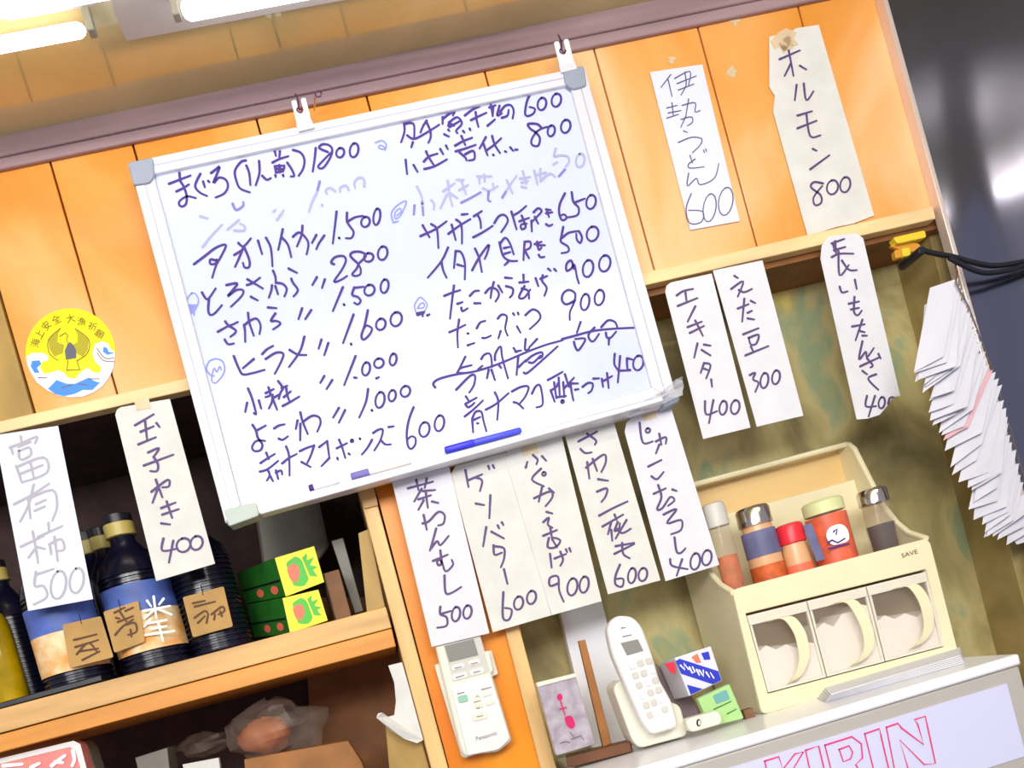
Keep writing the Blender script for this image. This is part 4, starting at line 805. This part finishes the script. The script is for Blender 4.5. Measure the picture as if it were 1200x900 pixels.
GQ = [(818, 819), (855, 801.5), (872, 842), (832, 852)]
prism('packet_body', rpoly(GQ, 1.5, 2), -.075, .012, M['palegreen'], gp, bevel=.001)
prism('packet_print', rpoly(sub4(GQ, .42, .1, .85, .38), 2, 2), -.0756, .0005, M['teal'], gp)
ribbons('packet_text', [[lerp4(GQ, .3, .5), lerp4(GQ, .85, .45)], [lerp4(GQ, .6, .75), lerp4(GQ, .9, .7)]], -.0758, 1.4, M['greenbox'], gp)
wr = thing('white_dispenser', U(826, 857, -.1), 'small white rounded case lying before the green packet', 'case')
prism('case_body', rpoly([(803, 843), (843, 832), (848, 848), (809, 859)], 7, 4), -.10, .02, M['offwhite'], wr, bevel=.003, seg=3)
prism('case_mark', circ(819, 847, 2.6, 4.4, 12), -.1015, .002, M['black'], wr)
prism('case_mark', circ(819.6, 847, 1.4, 3.0, 10), -.102, .001, M['offwhite'], wr)

# ------------------------------------------------------------------ order slips on a hook
random.seed(11)
NS = 34
ORD = 'first second third fourth fifth sixth seventh eighth ninth tenth eleventh twelfth thirteenth fourteenth fifteenth sixteenth seventeenth eighteenth nineteenth twentieth twenty-first twenty-second twenty-third twenty-fourth twenty-fifth twenty-sixth twenty-seventh twenty-eighth twenty-ninth thirtieth thirty-first thirty-second thirty-third last'.split()
rb = [(1123, 326), (1135, 352), (1146, 384), (1158, 415), (1174, 455), (1182, 500), (1198, 560), (1216, 610)]
lb = [(1071, 436), (1080, 452), (1088, 472), (1093, 496), (1106, 505), (1115, 548), (1130, 575), (1142, 612), (1158, 634), (1186, 643)]
def along(P, t):
    x = t*(len(P)-1); i = min(int(x), len(P)-2); return lerp2(P[i], P[i+1], x-i)
for k in range(NS):
    t_ = k/(NS-1); R_ = along(rb, t_); L_ = along(lb, t_); j = random.uniform(-4, 4) if k else 0
    w_ = 34+random.uniform(-9, 9)
    tr_ = (R_[0]+j*.5, R_[1]+random.uniform(-6, 6)*(k > 0)); bl_ = (L_[0]+j+random.uniform(-3, 7)*(k > 0), L_[1]+random.uniform(-7, 5)*(k > 0))
    tl_ = (tr_[0]-w_, tr_[1]+w_*.34); q_ = random.uniform(-.25, .25); brr = (bl_[0]+w_*1.05, bl_[1]-w_*(.55+q_))
    Yk = -.105+.0026*k+(.002 if k > 12 else 0); Q = [tl_, tr_, brr, bl_]; nx, ny = 5, 7; v = []; f = []; ph_ = random.uniform(0, 6); am = random.uniform(.0006, .002)
    for jj in range(ny):
        for ii in range(nx):
            x, y = lerp4(Q, ii/(nx-1), jj/(ny-1)); v.append(U(x, y, Yk-.012*(jj/(ny-1))**2+am*math.sin(ii*1.4+jj*.9+ph_)*(jj/(ny-1)) - .004*(1-ii/(nx-1))*(jj/(ny-1))))
    n1 = len(v); v += [p+Vector((0, .0003, 0)) for p in v]
    for jj in range(ny-1):
        for ii in range(nx-1): a = jj*nx+ii; f += [(a, a+1, a+nx+1, a+nx), (n1+a, n1+a+nx, n1+a+nx+1, n1+a+1)]
    for ii in range(nx-1): f += [(ii, n1+ii, n1+ii+1, ii+1), ((ny-1)*nx+ii, (ny-1)*nx+ii+1, n1+(ny-1)*nx+ii+1, n1+(ny-1)*nx+ii)]
    for jj in range(ny-1): f += [(jj*nx, (jj+1)*nx, n1+(jj+1)*nx, n1+jj*nx), (jj*nx+nx-1, n1+jj*nx+nx-1, n1+(jj+1)*nx+nx-1, (jj+1)*nx+nx-1)]
    if k == 0: lab = 'frontmost full order slip at the top of the hanging bundle'
    elif k == 16: lab = 'pinkish order slip halfway down the hanging bundle'
    else: lab = 'white order slip, %s from the top of the fan beside the steel wall' % ORD[k]
    make('order_slip', v, f, M['slippink'] if k == 16 else M['slip'], smooth=True, label=lab, cat='paper', group=None if k in (0, 16) else 'order slips on the hook')
tube('spike_hook', [U(x, y, Y) for x, y, Y in ((1119, 306, -.02), (1121, 318, -.10), (1120, 332, -.11), (1135, 360, -.094), (1165, 440, -.05), (1200, 560, -.016))], .0012, M['chrome'], label='thin wire hook threading the order slips at their top', cat='hook')

# ------------------------------------------------------------------ cable and plug
cbl = [(1078, 293), (1100, 298), (1117, 301), (1142, 308), (1167, 311.5), (1200, 306.5), (1240, 296), (1330, 262), (1430, 210)]
tube('black_cable', [U(x, y, -.05) for x, y in catmull(cbl)], .0036, M['black'], label='thick black cable running from the yellow plug across the steel', cat='cable')
tube('black_cable', [U(x, y, -.056) for x, y in catmull([(1112, 302), (1125, 309), (1142, 317), (1158, 320), (1183, 316.5), (1200, 311), (1240, 300), (1330, 268), (1430, 216)])], .0034, M['black'], label='second black cable sagging just below the thick one', cat='cable')
yp = thing('yellow_plug', U(1066, 290, -.01), 'yellow plug taped under the pale lip, where the cables start', 'plug')
prism('plug_body', rpoly([(1047, 278), (1084, 269.5), (1086, 278), (1052, 285.5)], 2, 2), -.02, .014, M['yellowplug'], yp, bevel=.001)
prism('plug_clip', rpoly([(1048, 293), (1062, 290), (1063, 300), (1050, 303)], 2, 2), -.016, .01, M['amber'], yp, bevel=.001)
prism('plug_clip', rpoly([(1057, 291), (1066, 289), (1068, 299), (1059, 301)], 2, 2), -.02, .008, M['yellowplug'], yp, bevel=.001)
prism('plug_wire', rpoly([(1042, 288), (1056, 281), (1078, 285), (1080, 292), (1066, 296)], 3, 2), -.012, .006, M['amber'], yp, bevel=.001)
prism('cable_end', rpoly([(1076, 289), (1084, 288), (1084, 298), (1077, 297)], 2, 2), -.056, .05, M['black'], yp, bevel=.001)
